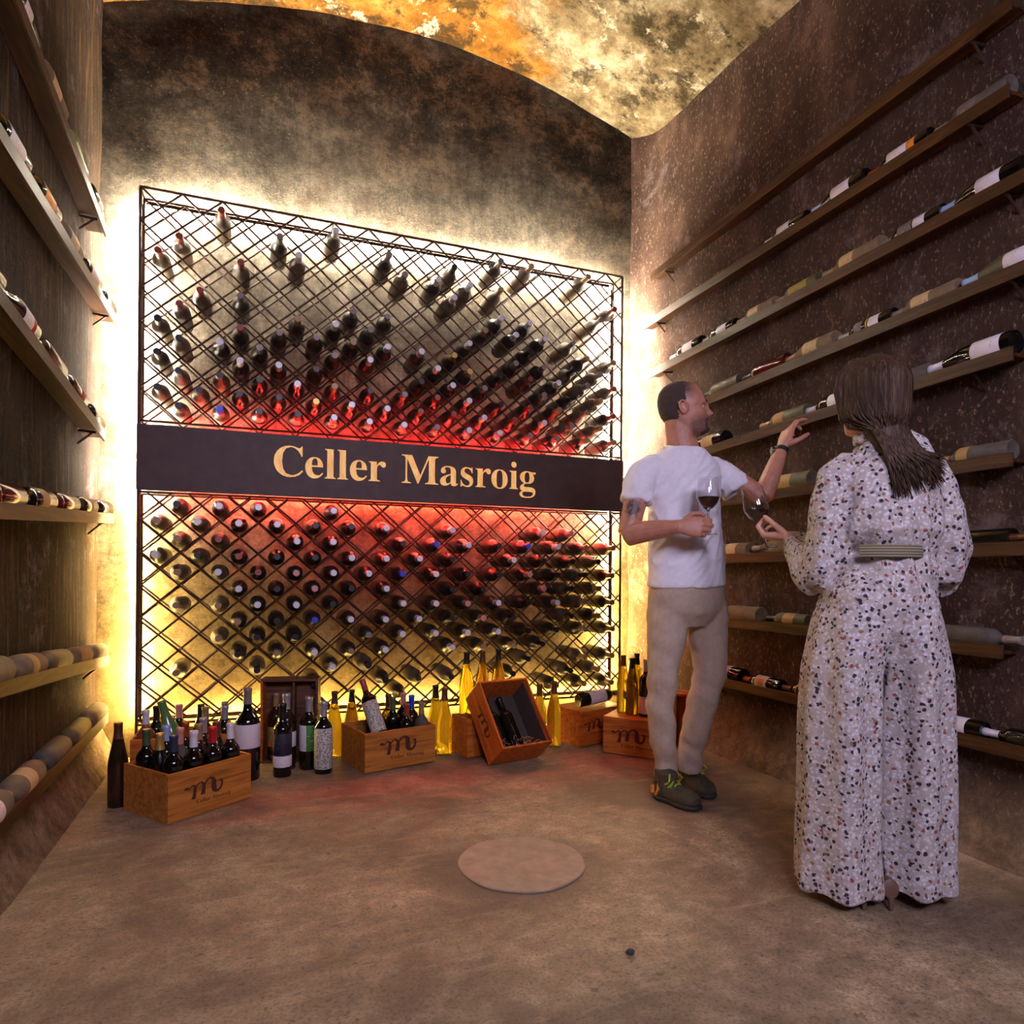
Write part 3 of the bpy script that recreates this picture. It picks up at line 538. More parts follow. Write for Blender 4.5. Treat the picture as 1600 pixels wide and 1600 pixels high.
def cell_of(X, Z):
    upper = Z > 1.5; nz = UP_Z[0] if upper else LO_OFF
    z0, z1 = UP_Z if upper else LO_Z
    best = None
    a, b = (X - RX0) / PQ, (Z - nz) / QQ
    for i2 in range(int(a * 2) - 2, int(a * 2) + 4):
        for j2 in range(int(b * 2) - 3, int(b * 2) + 4):
            if (i2 + j2) % 2 == 0: continue
            cx, cz = RX0 + i2 * PQ / 2, nz + j2 * QQ / 2
            if not (RX0 + .045 < cx < RX1 - .03 and z0 + .055 < cz < z1 - .02): continue
            d = hypot(cx - X, cz - Z)
            if best is None or d < best[0]: best = (d, (upper, i2, j2), cx, cz)
    return best
for line in TIPS.split('\n'):
    og = ORG[''] if line[0] not in ORG else ORG[line[0]]
    for it in line.lstrip('#@$').split():
        c = it[-1]; x, y = it[:-1].split(',')
        p = onY(og[0] + float(x) * .2625, og[1] + float(y) * .2625, YT)
        bst = cell_of(p.x, p.z + 0.02)
        if bst and bst[1] not in cells and bst[0] < 0.13: cells[bst[1]] = (bst[2], bst[3], c)
for upper, zr in ((True, (1.74, 2.22)), (False, (0.55, 1.1))):       # the dark middle of both panels is nearly full
    nz = UP_Z[0] if upper else LO_OFF
    for i2 in range(4, 28):
        for j2 in range(-16, 16):
            if (i2 + j2) % 2 == 0: continue
            cx, cz = RX0 + i2 * PQ / 2, nz + j2 * QQ / 2
            if zr[0] < cz < zr[1] - (0.12 if upper else 0) * (cx < .3) and (upper, i2, j2) not in cells and random.random() < (.74 if upper else .6): cells[(upper, i2, j2)] = (cx, cz, random.choice('kkkknwt'))
CC = dict(r='dustred', k='black', w='white', b='blue', n='grey', t='tan', g='gold', p='pink')
CN = dict(r='dull red', k='black', w='white', b='blue', n='grey', t='tan', g='gold', p='pink')
rows = {}
for key, (cx, cz, c) in cells.items(): rows.setdefault((key[0], key[2]), []).append((key[1], cx, cz, c))
for k_ in [k for k, c in cells.items() if c[1] < .66 and 396 < proj((c[0], YR, c[1]))[0] < 526]: del cells[k_]      # the upright case stands there
for upper in (True, False):
    keys = sorted([k for k in rows if k[0] == upper], key=lambda k: k[1], reverse=not upper)
    for ri, k in enumerate(keys):
        for n, (i2, cx, cz, c) in enumerate(sorted(rows[k])):
            edge = cx < RX0 + .45 or cx > RX1 - .45 or cz < .5 or cz > 2.45  # strip glow near the rack edges is put into a paler, dusty bottle colour
            o = bottle('rack', 'rack_lit' if edge and random.random() < .7 else 'rack', CC[c], (), '%s-capped bottle, %s along from the cable side, %s rack row %s the sign' % (CN[c], ORD[n + 1], ORD[ri + 1], 'above' if upper else 'below'), 'bottles lying in the lattice rack')
            s_ = random.uniform(.97, 1.03)
            lay(o, (cx + random.uniform(-.001, .001), YR + .195, cz - .0170), (random.uniform(-.006, .006), -1, random.uniform(-.004, .010)), random.uniform(0, 6)); o.scale = (1, 1, s_)

# ------------------------------------------------------------------ shelves along the side walls and what lies on them
def shelf(side, a, b, label, seam=0.0):
    """a, b: far and near end of the lip's upper edge (room points); the board runs back to the wall."""
    a, b = Vector(a), Vector(b); s = 1 if side == 'right' else -1; wx = XR if side == 'right' else XL
    d = (b - a).normalized(); r = empty('wall_shelf', (wx, a.y, a.z), label, 'shelf', 'bottle shelves on the side walls'); mid = (a + b) / 2; L = (b - a).length
    q = Vector((0, 1, 0)).rotation_difference(-d if d.y < 0 else d).to_matrix()
    m = M().box(mid + Vector((s * .004, 0, -.024)), (.010, L, .048), q); build('lip', m, LIPM, r, bevel=.0015)
    m = M().box(mid + Vector((s * (.042), 0, -.026)), (.074, L, .012), q); build('board', m, LIPM, r, bevel=.0015)
    n = max(2, int(L / 1.1))
    for i in range(n):
        p = a + d * (0.14 + (L - .28) * i / (n - 1))
        m = M().loft([p + Vector((s * .012, 0, -.046)), p + Vector((s * .085, 0, -.040))], [.006, .006], (0, 0, 1), 8).loft([p + Vector((s * .02, 0, -.044)), p + Vector((s * .082, 0, -.10))], [.005, .005], (0, 1, 0), 8)
        build('bracket', m, STEEL, r)
    return d
def on_shelf(side, a, b, Y):
    t = (Y - a.y) / (b.y - a.y); return a + (b - a) * t
SHR = [('topmost', (1016, 427), (1580, -8)), ('second', (1004, 505), (1576, 129)), ('third', (1013, 580), (1640, 240)), ('fourth', (1040, 647), (1650, 384)), ('fifth', (1060, 712), (1582, 540)),
       ('sixth', (1075, 785), (1582, 706)), ('seventh', (1080, 868), (1650, 843)), ('eighth', (1085, 960), (1566, 1008)), ('lowest', (1090, 1050), (1660, 1181))]
XSR = XR - 0.080; XSL = XL + 0.080
RS = []
for nm, pa, pb in SHR:
    a, b = onX(pa[0], pa[1], XSR), onX(pb[0], pb[1], XSR); RS.append((a, b))
    shelf('right', a, b, 'brown steel shelf on the pitted wall behind the couple, %s of nine' % nm)
SHL = [('topmost', (167, 355), (40, 15), 1.45), ('second', (183, 495), (0, 190), 1.3), ('third', (165, 674), (0, 448), 1.2), ('fourth', (178, 803), (0, 784), 1.2), ('fifth', (171, 1024), (0, 1064), 1.2), ('lowest', (169, 1113), (0, 1284), 1.2)]
LS = []
for nm, pa, pb, yn in SHL:
    a, b = onX(pa[0], pa[1], XSL), onX(pb[0], pb[1], XSL)
    b = on_shelf('left', a, b, yn); LS.append((a, b))
    shelf('left', a, b, 'brown steel shelf on the streaked wall beside the rack, %s of six' % nm)

# (shelf, neck px, base px, kind, glass, capsule, labels, look)
RB = [
 (1, 1192, 1262, 'bordeaux', 'black', 'white', [('white', .33, .62)], 'dark bottle with pale neck and plain white label'),
 (1, 1265, 1355, 'burgundy', 'dark', 'paleblue', [('white', .22, .55)], 'dark green bottle with white label and pale neck foil'),
 (1, 1352, 1456, 'bordeaux', 'black', 'copper', [('white', .3, .62), ('orange', .18, .31)], 'black bottle with orange capsule and white and orange label'),
 (1, 1458, 1577, 'bordeaux', 'grey', 'grey', [('grey', .38, .62)], 'dusty grey bottle with a dim label'),
 (2, 1046, 1099, 'bordeaux', 'black', 'white', [('white', .2, .5)], 'black bottle with white band label'),
 (2, 1097, 1152, 'bordeaux', 'black', 'grey', [('white', .2, .48)], 'black bottle with white label and grey neck'),
 (2, 1150, 1214, 'bordeaux', 'tan', 'tan', [('cream', .36, .62)], 'tan dusty bottle with cream label'),
 (2, 1210, 1282, 'bordeaux', 'olive', 'tan', [('olive', .2, .62)], 'olive bottle with wide yellow green label'),
 (2, 1282, 1382, 'bordeaux', 'tan', 'tan', [('cream', .4, .63)], 'dusty brown bottle with cream label near its shoulder'),
 (2, 1380, 1466, 'bordeaux', 'dark', 'grey', [('grey', .42, .64), ('white', .22, .4)], 'bottle with marbled grey and white label'),
 (2, 1464, 1606, 'burgundy', 'black', 'paleblue', [('white', .22, .5)], 'black bottle with pale blue capsule and lettered white label'),
 (3, 1096, 1160, 'bordeaux', 'olive', 'black', [], 'dusty olive bottle without a label'),
 (3, 1158, 1233, 'bordeaux', 'red', 'black', [], 'clear bottle of deep red wine'),
 (3, 1226, 1310, 'burgundy', 'tan', 'tan', [('cream', .28, .56)], 'dusty tan bottle with pinkish cream label'),
 (3, 1312, 1396, 'bordeaux', 'dark', 'silver', [('grey', .5, .64), ('gold', .40, .43, 300), ('white', .2, .38)], 'bottle with gold ring and white label'),
 (3, 1388, 1503, 'bordeaux', 'tan', 'grey', [('cream', .36, .62)], 'dusty bottle with a round seal and cream label'),
 (3, 1499, 1650, 'burgundy', 'olive', 'paleblue', [('white', .2, .46)], 'long olive bottle with pale blue capsule'),
 (4, 1066, 1146, 'bordeaux', 'black', 'black', [('cream', .22, .5)], 'black bottle with cream band label'),
 (4, 1187, 1266, 'bordeaux', 'olive', 'tan', [('tan', .42, .63)], 'dusty olive bottle with yellowed label'),
 (4, 1258, 1352, 'bordeaux', 'brown', 'white', [('white', .25, .52)], 'brown bottle with white capsule that the man touches'),
 (4, 1352, 1458, 'bordeaux', 'grey', 'black', [], 'dusty grey bottle with dark base'),
 (4, 1446, 1592, 'burgundy', 'black', 'white', [('white', .1, .42)], 'big black bottle with white label and capsule'),
 (5, 1178, 1282, 'bordeaux', 'olive', 'black', [('tan', .3, .6)], 'dusty olive bottle with mottled label'),
 (5, 1284, 1380, 'bordeaux', 'dark', 'grey', [], 'dark bottle mostly behind the woman'),
 (5, 1462, 1584, 'bordeaux', 'grey', 'tan', [('tan', .5, .65)], 'dusty grey bottle with small square tan label'),
 (6, 1112, 1176, 'bordeaux', 'tan', 'black', [('cream', .25, .5)], 'dusty tan bottle with cream label'),
 (6, 1176, 1252, 'burgundy', 'tan', 'grey', [], 'plain dusty tan bottle'),
 (6, 1480, 1566, 'bordeaux', 'dark', 'grey', [], 'dark bottle with a shiny shoulder'),
 (6, 1586, 1716, 'bordeaux', 'brown', 'brown', [], 'brown glass bottle'),
 (7, 1118, 1196, 'bordeaux', 'tan', 'black', [], 'dusty tan bottle beside the man'),
 (7, 1198, 1268, 'bordeaux', 'olive', 'black', [('tan', .25, .5)], 'dusty olive bottle with square tan label'),
 (7, 1606, 1466, 'bordeaux', 'grey', 'grey', [], 'dusty grey bottle with neck turned to the open end'),
 (8, 1100, 1167, 'bordeaux', 'dark', 'black', [('white', .25, .5)], 'dark bottle with white label'),
 (8, 1164, 1227, 'bordeaux', 'black', 'copper', [('white', .3, .6), ('orange', .36, .52, 70)], 'black bottle with orange capsule and orange patched label'),
 (8, 1226, 1299, 'bordeaux', 'black', 'brown', [('gold', .6, .62, 300)], 'black bottle with brown capsule and gold ring'),
 (8, 1440, 1532, 'bordeaux', 'dark', 'grey', [('white', .2, .5)], 'dark green bottle with white label'),
 (8, 1540, 1680, 'bordeaux', 'dark', 'white', [], 'dark bottle with white capsule'),
]
SN = ['topmost', 'second', 'third', 'fourth', 'fifth', 'sixth', 'seventh', 'eighth', 'lowest']
for si, nx, bx, kind, gl, cp, labs, look in RB:
    a, b = RS[si]; r, h, _ = KINDS[kind]; xc = XR - 0.045
    pn, pb = [onX(px, 800, xc).y for px in (nx, bx)]
    sgn = 1 if pn > pb else -1; yc = (pn + pb) / 2; k = max(.88, min(1.12, abs(pn - pb) / h * .93))
    p0 = on_shelf('r', a, b, yc - sgn * h * k / 2); p1 = on_shelf('r', a, b, yc + sgn * h * k / 2)
    o = bottle(kind, gl, cp, labs, look + ', %s shelf by the couple' % SN[si], 'bottles lying on the wall shelves', sc=k)
    lay(o, (xc, p0.y, p0.z - .0195 + r * k), p1 - p0); face_label(o, (-1, -.25, .12 - .2 * (si < 5)))
LB = [
 (0, [('bordeaux', 'dark', 'grey', [('white', .25, .5)]), ('bordeaux', 'green', 'green', []), ('bordeaux', 'tan', 'tan', [('cream', .3, .6)]), ('bordeaux', 'black', 'grey', [('white', .3, .5)]), ('bordeaux', 'black', 'white', [('white', .28, .58)])]),
 (1, [('bordeaux', 'black', 'dustred', []), ('bordeaux', 'black', 'grey', [('white', .2, .62)]), ('bordeaux', 'tan', 'grey', [('cream', .25, .6)]), ('bordeaux', 'black', 'black', [('orange', .25, .6)]), ('bordeaux', 'black', 'white', [('white', .2, .6)])]),
 (2, [('bordeaux', 'black', 'darkblue', []), ('bordeaux', 'black', 'darkblue', [('red', .2, .35)]), ('bordeaux', 'brown', 'black', []), ('burgundy', 'black', 'black', [('white', .25, .5), ('red', .17, .25)]), ('burgundy', 'black', 'black', [('white', .28, .55), ('red', .18, .28)])]),
 (3, [('bordeaux', 'brown', 'dustred', []), ('bordeaux', 'black', 'grey', [('cream', .3, .4)]), ('bordeaux', 'red', 'black', []), ('bordeaux', 'black', 'black', [('tan', .3, .55)]), ('bordeaux', 'red', 'white', []), ('bordeaux', 'rose', 'pink', [('pink', .2, .6)])]),
 (4, [('bordeaux', 'tan', 'black', []), ('bordeaux', 'tan', 'tan', []), ('bordeaux', 'olive', 'tan', []), ('bordeaux', 'tan', 'black', [('tan', .3, .5)]), ('burgundy', 'tan', 'darkblue', [])]),
 (5, [('bordeaux', 'tan', 'black', []), ('bordeaux', 'olive', 'black', []), ('bordeaux', 'grey', 'black', []), ('bordeaux', 'tan', 'tan', [('cream', .3, .55)]), ('burgundy', 'grey', 'white', [('white', .25, .55)])]),
]
LOOK = dict(black='black', dark='dark green', tan='dusty tan', olive='dusty olive', grey='dusty grey', brown='brown', red='deep red', rose='pink', green='pale green')
for si, items in LB:
    a, b = LS[si]; y = a.y - .03
    for n, (kind, gl, cp, labs) in enumerate(items):
        r, h, _ = KINDS[kind]; xc = XL + .046; k = 1.06
        p0 = on_shelf('l', a, b, y); p1 = on_shelf('l', a, b, y - h * k)
        o = bottle(kind, gl, cp, labs, '%s bottle%s, %s from the rack end, %s shelf, streaked wall' % (LOOK[gl], ' with %s label' % labs[0][0] if labs else '', ORD[n + 1], SN[si] if si < 5 else 'lowest'), 'bottles lying on the wall shelves', sc=k)
        lay(o, (xc, p0.y, p0.z - .0195 + r * k), p1 - p0); face_label(o, (1, -.3, .15 if si > 3 else -.1)); y -= h * k + random.uniform(.004, .02)

# ------------------------------------------------------------------ pine crates and standing bottles
PINE = mat_wood('honey_pine_board', (128, 72, 24), (176, 108, 42), (198, 132, 60))
PINE2 = mat_wood('orange_pine_board', (132, 62, 18), (182, 94, 30), (204, 122, 48))
PINED = mat_wood('smoky_brown_pine', (58, 34, 24), (94, 58, 42), (118, 76, 54))
BRAND = plain('burnt_brand_mark', (72, 28, 12), 0.8)
CARD = plain('dark_crate_lining', (66, 54, 48), 0.9)
STRAW = mat_wood('wood_wool_packing', (150, 96, 56), (184, 126, 80), (206, 154, 104), (9, 9, 30))
def ribbon(pts, width):
    """A flat pen stroke in the x,z plane; width per point."""
    m = M(); n = len(pts); P_ = [Vector((a, 0, b)) for a, b in pts]
    for i in range(n):
        t = (P_[min(i + 1, n - 1)] - P_[max(0, i - 1)]).normalized(); nn = Vector((-t.z, 0, t.x)) * width[i] / 2
        m.v += [P_[i] + nn, P_[i] - nn]
    m.f = [[2 * i, 2 * i + 1, 2 * i + 3, 2 * i + 2] for i in range(n - 1)]
    return m
def smooth_path(p, k=5):
    out = []
    for i in range(len(p) - 1):
        p0, p1, p2, p3 = p[max(i - 1, 0)], p[i], p[i + 1], p[min(i + 2, len(p) - 1)]
        for j in range(k):
            t = j / k
            out.append(tuple(.5 * (2 * p1[q] + (p2[q] - p0[q]) * t + (2 * p0[q] - 5 * p1[q] + 4 * p2[q] - p3[q]) * t * t + (3 * p1[q] - p0[q] - 3 * p2[q] + p3[q]) * t ** 3) for q in range(3)))
    return out + [p[-1]]
def brand_mark():
    """Flourished m: curl, three stems, upswept tail; unit width about 1."""
    strokes = [[(0.02, .60, .05), (.06, .66, .10), (.11, .60, .05), (.16, .66, .04), (.22, .74, .05), (.265, .60, .07), (.25, .30, .09), (.225, .12, .11)],
               [(.265, .52, .03), (.33, .72, .05), (.42, .78, .06), (.48, .64, .08), (.475, .40, .10), (.46, .22, .12)],
               [(.485, .54, .03), (.56, .78, .06), (.66, .86, .08), (.74, .74, .11), (.745, .50, .13), (.76, .30, .13), (.83, .20, .10), (.92, .30, .07), (.96, .52, .05), (.94, .66, .06), (.91, .60, .05)]]
    m = M()
    for s in strokes:
        q = smooth_path(s); r = ribbon([(a, b) for a, b, _ in q], [c for _, _, c in q]); m.add(r.v, r.f)
    return m
BM = brand_mark()
SMALL, smw = lay_text('Celler Masroig', 1.0, 0.02)
small_me = flat_fill([p for g in SMALL for p in g], 0.0)
small_me.transform(Matrix(((1 / smw, 0, 0, 0), (0, 0, -1 / smw, 0), (0, 1 / smw, 0, 0), (0, 0, 0, 1)))); small_me.materials.append(BRAND); small_me.name = 'lettering'
def crate(loc, X, Y, Z, L, W, H, label, wood=PINE, logo=None, lid=False, mark_end=False, lining=False, size=.17, split=True):
    r = empty('wine_crate', loc, label, 'crate', 'pine wine crates')
    X, Y, Z = Vector(X).normalized(), Vector(Y).normalized(), Vector(Z).normalized()
    Y = (Y - X * X.dot(Y)).normalized(); Z = X.cross(Y)
    r.rotation_euler = Matrix(((X.x, Y.x, Z.x), (X.y, Y.y, Z.y), (X.z, Y.z, Z.z))).to_euler()
    t = .011
    def bd(n, c, s, mt=wood, par=r): return link_b(n, c, s, mt, par)
    def link_b(n, c, s, mt, par):
        o = link(n, M().box(c, s).mesh(n, False), mt, par); b = o.modifiers.new('bevel', 'BEVEL'); b.width = .0015; b.segments = 2; return o
    hh = [(0.003, H * .62), (H * .625, H - H * .625)] if split else [(0.003, H - .003)]
    fronts = [bd('front_board', (L / 2, t / 2, z0 + dz / 2), (L, t, dz)) for z0, dz in hh]
    bd('back_board', (L / 2, W - t / 2, H / 2), (L, t, H)); bd('end_board', (t / 2, W / 2, H / 2), (t, W - 2 * t - .001, H)); bd('end_board', (L - t / 2, W / 2, H / 2), (t, W - 2 * t - .001, H))
    bd('base_board', (L / 2, W / 2, .006), (L - 2 * t - .001, W - 2 * t - .001, .012))
    if lid: bd('lid', (L / 2, W / 2, H + .0055), (L, W, .010))
    if lining: bd('lining', (L / 2, W / 2, .0135), (L - 2 * t - .004, W - 2 * t - .004, .002), CARD); bd('lining', (L / 2, W - t - .002, H * .45), (L - 2 * t - .004, .003, H * .8), CARD)
    if logo is not None:
        x0, z0 = logo; k = size
        g = M(); g.v = [Vector((x0 + p.x * k, -.0006, z0 + p.z * k * .52)) for p in BM.v]; g.f = BM.f
        link('brand_mark', g.mesh('brand_mark', False), BRAND, fronts[0])
        q = link('lettering', small_me, None, fronts[0]); q.location = (x0 + k * .3, -.0007, z0 - k * .06); q.scale = (k * .9,) * 3
    return r
F, Lc, Rc = onZ(262, 1290, 0), onZ(175, 1272, 0), onZ(392, 1247, 0)
C1L, C1W, C1H = (Rc - F).length, (Lc - F).length, .188
C1 = crate(F, Rc - F, Lc - F, UP, C1L, C1W, C1H, 'open pine crate packed with upright bottles, nearest the streaked wall', PINE, (.065, .058), size=.17)
a1_, b1_ = P(203, 1180, 2.98), P(367, 1180, 3.12); a1_.z = b1_.z = 0
C1b = crate(a1_, b1_ - a1_, UP.cross(b1_ - a1_), UP, (b1_ - a1_).length, .22, .20, 'orange pine crate of leaning bottles just behind the front crate', PINE2)
F3, L3, R3 = onZ(570, 1210, 0), onZ(527, 1189, 0), onZ(680, 1190, 0)
C3 = crate(F3, R3 - F3, L3 - F3, UP, (R3 - F3).length, (L3 - F3).length, .19, 'pine crate with branded m and a bottle slumped over its rim', PINE, (.075, .062), size=.2, split=False)
# crate tipped back on its end, its open side to the room
Bf, Br = onZ(763, 1198, 0), onZ(838, 1185, 0); Wd = (Br - Bf).normalized(); bk = UP.cross(Wd)
La = (UP * .77 + bk * .64).normalized(); Ha = Wd.cross(La) * -1
if Ha.z < 0: Ha = -Ha
C4L, C4W, C4H = .375, .295, .175
o4 = Bf + La * C4L + Vector((0, 0, .004))
crate(o4, -La, Wd, Ha, C4L, C4W, C4H, 'pine crate tipped back on its end with two bottles inside', PINE2, (.10, .05), lining=True, size=.17)
for i, (yy, nm) in enumerate(((.075, 'dusty black bottle lying in the tipped crate, on the branded side'), (.160, 'dusty black bottle lying in the tipped crate, in the middle'))):
    o = bottle('bordeaux', 'dark', 'black', (), nm, 'bottles inside the tipped crate'); lay(o, o4 - La * (C4L - .025) + Wd * yy + Ha * (.058), La)
st = M()
rs = random.Random(4)
for i in range(70):
    p = o4 - La * (C4L - .02 - rs.random() * .05) + Wd * (.03 + rs.random() * .23) + Ha * (.02 + rs.random() * .10)
    q = p + Wd * rs.uniform(-.04, .04) + La * rs.uniform(-.01, .02) + Ha * rs.uniform(-.01, .02); st.loft([p, (p + q) / 2 + La * .008, q], [.0012] * 3, (0, 0, 1), 4)
tag(build('wood_wool', st, STRAW, org=o4 - La * C4L), 'pale wood wool packing in the foot of the tipped crate', 'packing', kind='stuff')
o5 = Bf + bk * .18 - Wd * .02; o5.z = 0
crate(o5, Wd, bk, UP, .37, .17, .19, 'orange pine crate that the tipped crate leans against', PINE2, lid=True, split=False)
F6 = onZ(908, 1168, 0); d6 = (onZ(955, 1158, 0) - F6).normalized(); 
crate(F6 , d6, UP.cross(d6), UP, .36, .235, .185, 'pine crate with a labelled bottle lying on its lid', PINE2, (.02, .07), lid=True, size=.16, split=False)
F7 = onZ(942, 1176, 0); d7 = (onZ(1013, 1186, 0) - F7).normalized()
F7 = F7 - UP.cross(d7) * .0
crate(F7, d7, UP.cross(d7), UP, .37, .20, .187, 'pine crate with branded m beside the man, bottles standing on its lid', PINE, (.045, .055), lid=True, size=.19)
p8 = P(1056, 1180, 3.42); p8.z = 0
crate(p8 + Vector((0, 0, .37)), -UP, RT * .9 - FW * .3, RT, .37, .13, .13, 'pine crate stood on end behind the gap between the man\'s legs', PINE2, split=False)
# presentation case standing upright
bx = P(406, 1188, 3.335); bx.z = 0; ex = (P(496, 1189, 3.375) - P(406, 1188, 3.335)); ex.z = 0; ey = UP.cross(ex.normalized()); W2 = ex.length; ex.normalize()
case = empty('bottle_case', bx, 'dark upright wooden case with a bottle inside, behind the labelled bottles', 'case')
case.rotation_euler = (0, 0, atan2(ex.y, ex.x))
def cb_(n, c, s, mt=PINED): link(n, M().box(c, s).mesh(n, False), mt, case)
cb_('back_panel', (W2 / 2, .094, .205), (W2, .010, .40)); cb_('side_panel', (.006, .045, .205), (.012, .09, .40), PINE2); cb_('side_panel', (W2 - .006, .045, .205), (.012, .09, .40)); cb_('top_panel', (W2 / 2, .049, .411), (W2, .10, .012)); cb_('base_panel', (W2 / 2, .049, .006), (W2, .10, .012)); cb_('divider', (W2 * .56, .055, .205), (.010, .07, .386))
o = bottle('bordeaux', 'brown', 'tan', [('tan', .2, .5)], 'brown bottle with tan label inside the upright case', sc=1.08); o.location = case.matrix_world @ Vector((0, 0, 0)); o.location = bx + ex * .068 + ey * .045 + UP * .0125; face_label(o, -FW)

def stand(kind, glass, cap, labs, px, py, look, z=None, zb=.0125, base=None, group='bottles standing in and around the crates', sc=1.0, tip=None):
    """px, py: neck tip. Upright when base is None; else base = (px, py, z) of the foot and z that of the tip."""
    h = KINDS[kind][1]
    if base is None:
        if z is None: t = onZ(px, py, zb + h * sc)
        else: t = P(px, py, z); sc = (t.z - zb) / h
        o = bottle(kind, glass, cap, labs, look, group, sc=sc); o.location = (t.x, t.y, zb)
    else:
        t, q = P(px, py, z), P(*base); ax = (t - q).normalized(); o = bottle(kind, glass, cap, labs, look, group, sc=sc); lay(o, t - ax * h * sc, ax)
    face_label(o, -FW + Vector((.1, 0, .3))); return o
def on_floor(kind, glass, cap, labs, px, py, look, sc=1.0):
    o = bottle(kind, glass, cap, labs, look, 'bottles standing in and around the crates', sc=sc); p = onZ(px, py, 0); o.location = (p.x, p.y, .001); face_label(o, -FW); return o
def slot(cr, x, y, kind, gl, cp, labs, look, sc=1.0, lean=(0, 0)):
    """Stands a bottle in a crate at x along and y into it."""
    q = cr.rotation_euler.to_matrix(); o = bottle(kind, gl, cp, labs, look, 'bottles standing in and around the crates', sc=sc)
    tl = hypot(*lean); lay(o, cr.location + q @ Vector((x, y, .0135 + KINDS[kind][0] * tl / sqrt(1 + tl * tl))), q @ Vector((lean[0], lean[1], 1))); face_label(o, -FW); return o
T1 = 'upright in the front crate'
for r_, row in enumerate(([('bordeaux', 'black', 'darkblue', 'dark blue-capped'), ('bordeaux', 'black', 'white', 'white-capped, middle of the branded side,'), ('bordeaux', 'black', 'red', 'bright red-capped'), ('bordeaux', 'black', 'white', 'white-capped, at the far end,')],
      [('burgundy', 'dark', 'gold', 'gold-capped'), ('bordeaux', 'grey', 'pink', 'dusty pink-capped'), ('bordeaux', 'dark', 'tan', 'tan-capped'), ('burgundy', 'dark', 'brown', 'brown-topped slope-shouldered')],
      [('bordeaux', 'dark', 'green', 'green-topped'), ('bordeaux', 'dark', 'paleblue', 'pale blue-capped'), ('bordeaux', 'dark', 'copper', 'copper-capped'), ('bordeaux', 'dark', 'silver', 'silvery-capped')])):
    for c_, (kind, gl, cp, nm) in enumerate(row): slot(C1, .058 + c_ * (C1L - .116) / 3, .058 + r_ * (C1W - .116) / 2, kind, gl, cp, [], '%s dark wine bottle %s' % (nm, T1))
on_floor('flute', 'brown', 'brown', [], 184, 1259, 'brown slope-shouldered bottle between the front crate and the streaked wall', 1.0)
T2 = 'in the orange crate behind the front crate'
LB1 = (b1_ - a1_).length
slot(C1b, .052, .060, 'bordeaux', 'rose', 'white', [('white', .2, .5)], 'white-capped rose bottle %s' % T2)
slot(C1b, .206, .062, 'champagne', 'green', None, [('cream', .1, .45)], 'pale green sparkling bottle leaning %s' % T2, lean=(-.28, 0), sc=1.08)
for x, kind, gl, cp, nm in [(.08, 'bordeaux', 'dark', 'black', 'black-capped dark'), (.175, 'bordeaux', 'dark', 'pink', 'pink-capped dark'), (.27, 'burgundy', 'dark', 'black', 'black-capped slope-shouldered'), (.365, 'bordeaux', 'yellow', 'grey', 'yellow glass')]:
    slot(C1b, x, .160, kind, gl, cp, [], '%s bottle upright %s' % (nm, T2), lean=(.03 if gl == 'yellow' else 0, 0))
slot(C1b, .294, .062, 'bordeaux', 'dark', 'tan', [], 'tan-capped bottle leaning %s' % T2, lean=(.02, 0))
slot(C1b, .372, .062, 'bordeaux', 'dark', 'silver', [], 'silver-capped bottle leaning %s' % T2, lean=(.04, 0))
on_floor('magnum', 'black', 'grey', [('white', .36, .62)], 386, 1217, 'large bottle with grey capsule behind the front crate\'s far end', 1.12)
on_floor('bordeaux', 'black', 'black', [('dark', .30, .60), ('white', .14, .295)], 441, 1212, 'dark bottle with blue and white label before the upright case', 1.1)
on_floor('bordeaux', 'brown', 'silver', [('white', .3, .5)], 447, 1200, 'silver-capped bottle right behind the blue labelled bottle', 1.18)
on_floor('bordeaux', 'dark', 'silver', [('white', .26, .62, 90, -.75), ('green', .26, .62, 95, .85)], 482, 1200, 'bottle with white and green label before the upright case', 1.13)
on_floor('bordeaux', 'black', 'silver', [('ornate', .07, .64)], 505, 1207, 'bottle with tall ornate engraved label standing by the slumped-bottle crate', 1.1)
T3 = 'in the branded crate in the middle'
for x, y, kind, gl, cp, nm in [(.150, .24, 'bordeaux', 'dark', 'black', 'black-capped dark bottle'), (.235, .24, 'bordeaux', 'amber', 'brown', 'brown-capped green amber bottle'), (.322, .24, 'bordeaux', 'dark', 'pink', 'pink-capped dark bottle'),
      (.215, .148, 'bordeaux', 'dark', 'green', 'green-capped dark bottle'), (.322, .148, 'bordeaux', 'brown', 'blue', 'blue-capped brown bottle'), (.245, .056, 'bordeaux', 'dark', 'dustred', 'dull red-capped bottle'), (.330, .056, 'bordeaux', 'grey', 'tan', 'tan-capped dusty bottle')]:
    slot(C3, x, y, kind, gl, cp, [], '%s %s' % (nm, T3), sc=.93 if y < .1 else 1)
q3 = C3.rotation_euler.to_matrix()
o = bottle('bordeaux', 'black', 'dustred', [('ornate', .08, .60)], 'ornate labelled bottle slumped over the rim of the branded crate', 'bottles standing in and around the crates'); lay(o, C3.location + q3 @ Vector((.105, .052, .150)), q3 @ Vector((-.10, .50, .84))); face_label(o, -FW + UP * .5)
on_floor('flute', 'yellow', 'brown', [], 522, 1182, 'brown-capped yellow bottle behind the branded middle crate, nearest the case', 1.0)
on_floor('flute', 'amber', 'black', [], 549, 1178, 'black-capped amber bottle behind the branded middle crate', 1.0)
on_floor('flute', 'yellow', 'brown', [], 694, 1178, 'yellow glass bottle standing between the crates, the front one', 1.03)
on_floor('flute', 'yellow', 'black', [], 680, 1173, 'yellow glass bottle standing between the crates, the one behind', 1.04)
